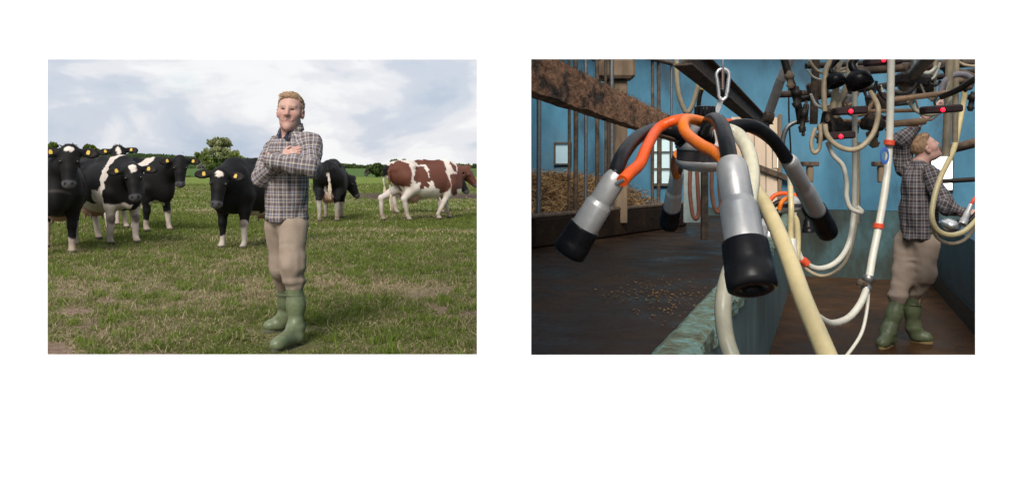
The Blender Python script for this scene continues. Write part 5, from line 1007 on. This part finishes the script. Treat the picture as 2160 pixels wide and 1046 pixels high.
c2b = P(1667, 448, 3.6); lathe('claw_bowl', c2b, (0, 0, 1), [(0, .02), (.01, .042), (.02, .046), (.045, .046), (.055, .04), (.07, .02), (.075, .008)], STEEL, mu2, 20); lathe('sight_band', c2b, (0, 0, 1), [(.022, .0475), (.038, .0475)], MATS['smoky_band'], mu2, 20)
for pts, r, m, nm in (([(1660, 425, 3.6), (1640, 428, 3.6), (1622, 445, 3.6), (1613, 470, 3.6)], .012, RUB, 'milk_tube'), ([(1676, 425, 3.6), (1690, 432, 3.6), (1703, 455, 3.6), (1706, 470, 3.6)], .012, RUB, 'milk_tube'), ([(1680, 412, 3.6), (1650, 408, 3.6), (1630, 416, 3.6), (1616, 440, 3.6)], .009, ORG, 'pulse_tube'), ([(1670, 414, 3.55), (1650, 425, 3.5), (1644, 442, 3.5)], .009, ORG2, 'pulse_tube')):
    b = MB(); b.tube([P(*p) for p in pts], r, 10, 5); b.build(nm, m, mu2)
for a_, e_ in (((1614, 465, 3.6), (1602, 500, 3.55)), ((1632, 455, 3.65), (1620, 500, 3.65)), ((1704, 462, 3.6), (1706, 490, 3.6))): A_, B_ = P(*a_), P(*e_); d = B_-A_; l = d.length; lathe('teat_cup', A_, d, [(0, .016), (l*.3, .019), (l*.4, .023), (l*.65, .023), (l*.66, .027), (l, .028)], STEEL if a_[0] < 1700 else RUB, mu2, 14)
b = MB(); b.tube([P(1667, 408, 3.6), P(1667, 392, 3.6), P(1666, 370, 3.6)], .012, 8, 2); b.build('hanger', PALE, mu2)
hose('hose', [(1667, 395, 3.5), (1669, 440, 3.45), (1668, 500, 3.45), (1676, 560, 3.4)], .012, CREAM, 'cream hose hanging from the second milking cluster')
hose('hose', [(1672, 455, 3.55), (1680, 470, 3.55), (1682, 520, 3.55), (1676, 580, 3.5)], .014, CREAM, 'second cream hose dropping beside the first into the pit')
# rails at the right
b = MB(); b.tube([P(1960, 322, 8.6), P(2000, 316, 8.4), P(2100, 290, 8.0)], .046, 10, 3); b.build('rail', RUST, label='thick brown rail across the blue wall right of the man', cat='rail')
b = MB(); b.tube([P(1980, 383, 9.3), P(2100, 376, 8.9)], .026, 8, 0); b.build('rail', IRON, label='thin dark rail crossing the bright window', cat='rail')
hose('hose', [(2040, 150, 6.2), (2032, 215, 6.3), (2022, 270, 6.3), (2010, 320, 6.3), (1985, 372, 6.3), (1970, 420, 6.25), (1966, 460, 6.2), (1978, 486, 6.2), (2004, 496, 6.2), (2034, 488, 6.2), (2062, 462, 6.2)], .020, CREAM, 'cream hose looping in front of the reaching man')
hose('hose', [(1966, 470, 6.25), (1976, 500, 6.25), (2004, 514, 6.25), (2034, 506, 6.25), (2058, 478, 6.25)], .013, BEIGE, 'thinner dull hose just below the cream loop')
# the second man
YB = 7.2
def Bp(u, v, d=0): return P(u, v, YB+d)
oB = P(1915, 725, YB); oB = Vector((oB.x, YB, ZP))
JB = dict(head=Bp(1950, 312, .0), neck=Bp(1936, 352, .02), chest=Bp(1936, 398, .0), pelvis=Bp(1935, 490, .0), sr=Bp(1966, 366, -.16), sl=Bp(1907, 354, .10), er=Bp(1992, 432, -.25), el=Bp(1903, 292, .0), wr=Bp(2034, 448, -.3), wl=Bp(1962, 240, -.05),
          hr=Bp(1954, 515, -.08), hl=Bp(1915, 512, .06), kr=Bp(1950, 575, -.06), kl=Bp(1905, 572, .02), tr=Bp(1928, 628, .05), tl=Bp(1894, 634, -.05), ar=Bp(1926, 690, .08), al=Bp(1874, 698, -.08), fr=Bp(1920, 700, .1), fl=Bp(1882, 718, -.02), ol=Bp(1856, 730, -.22))
JB['or'] = Bp(1968, 724, .0)
for k in ('fr', 'fl', 'ol', 'or'): JB[k] = Vector((JB[k].x, JB[k].y, ZP))
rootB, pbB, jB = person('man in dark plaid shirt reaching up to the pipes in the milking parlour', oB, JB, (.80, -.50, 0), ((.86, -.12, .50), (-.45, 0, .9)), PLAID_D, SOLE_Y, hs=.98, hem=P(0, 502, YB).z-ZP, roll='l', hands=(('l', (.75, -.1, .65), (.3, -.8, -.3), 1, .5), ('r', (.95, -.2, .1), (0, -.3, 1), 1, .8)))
mu3 = empty('milking_cluster', P(2035, 470, 6.6), label='milking cluster held out in the reaching man\'s lower hand', cat='milking cluster')
lathe('claw_bowl', P(2000, 486, 6.6), (.25, -.3, 1), [(0, .02), (.015, .05), (.03, .07), (.06, .075), (.075, .06), (.09, .03)], CHROME, mu3, 22)
lathe('teat_cup', P(2048, 432, 6.55), P(2030, 474, 6.5)-P(2048, 432, 6.55), [(0, .018), (.06, .020), (.08, .025), (.13, .025), (.131, .03), (.18, .031)], STEEL, mu3, 16)
b = MB(); b.tube([P(2048, 434, 6.55), P(2055, 420, 6.55), P(2066, 414, 6.6)], .014, 8, 3); b.build('pulse_tube', CLIP, mu3)
b = MB(); b.tube([P(2004, 478, 6.6), P(2020, 468, 6.6), P(2040, 470, 6.6), P(2060, 450, 6.6)], .02, 8, 3); b.build('milk_tube', RUB, mu3)
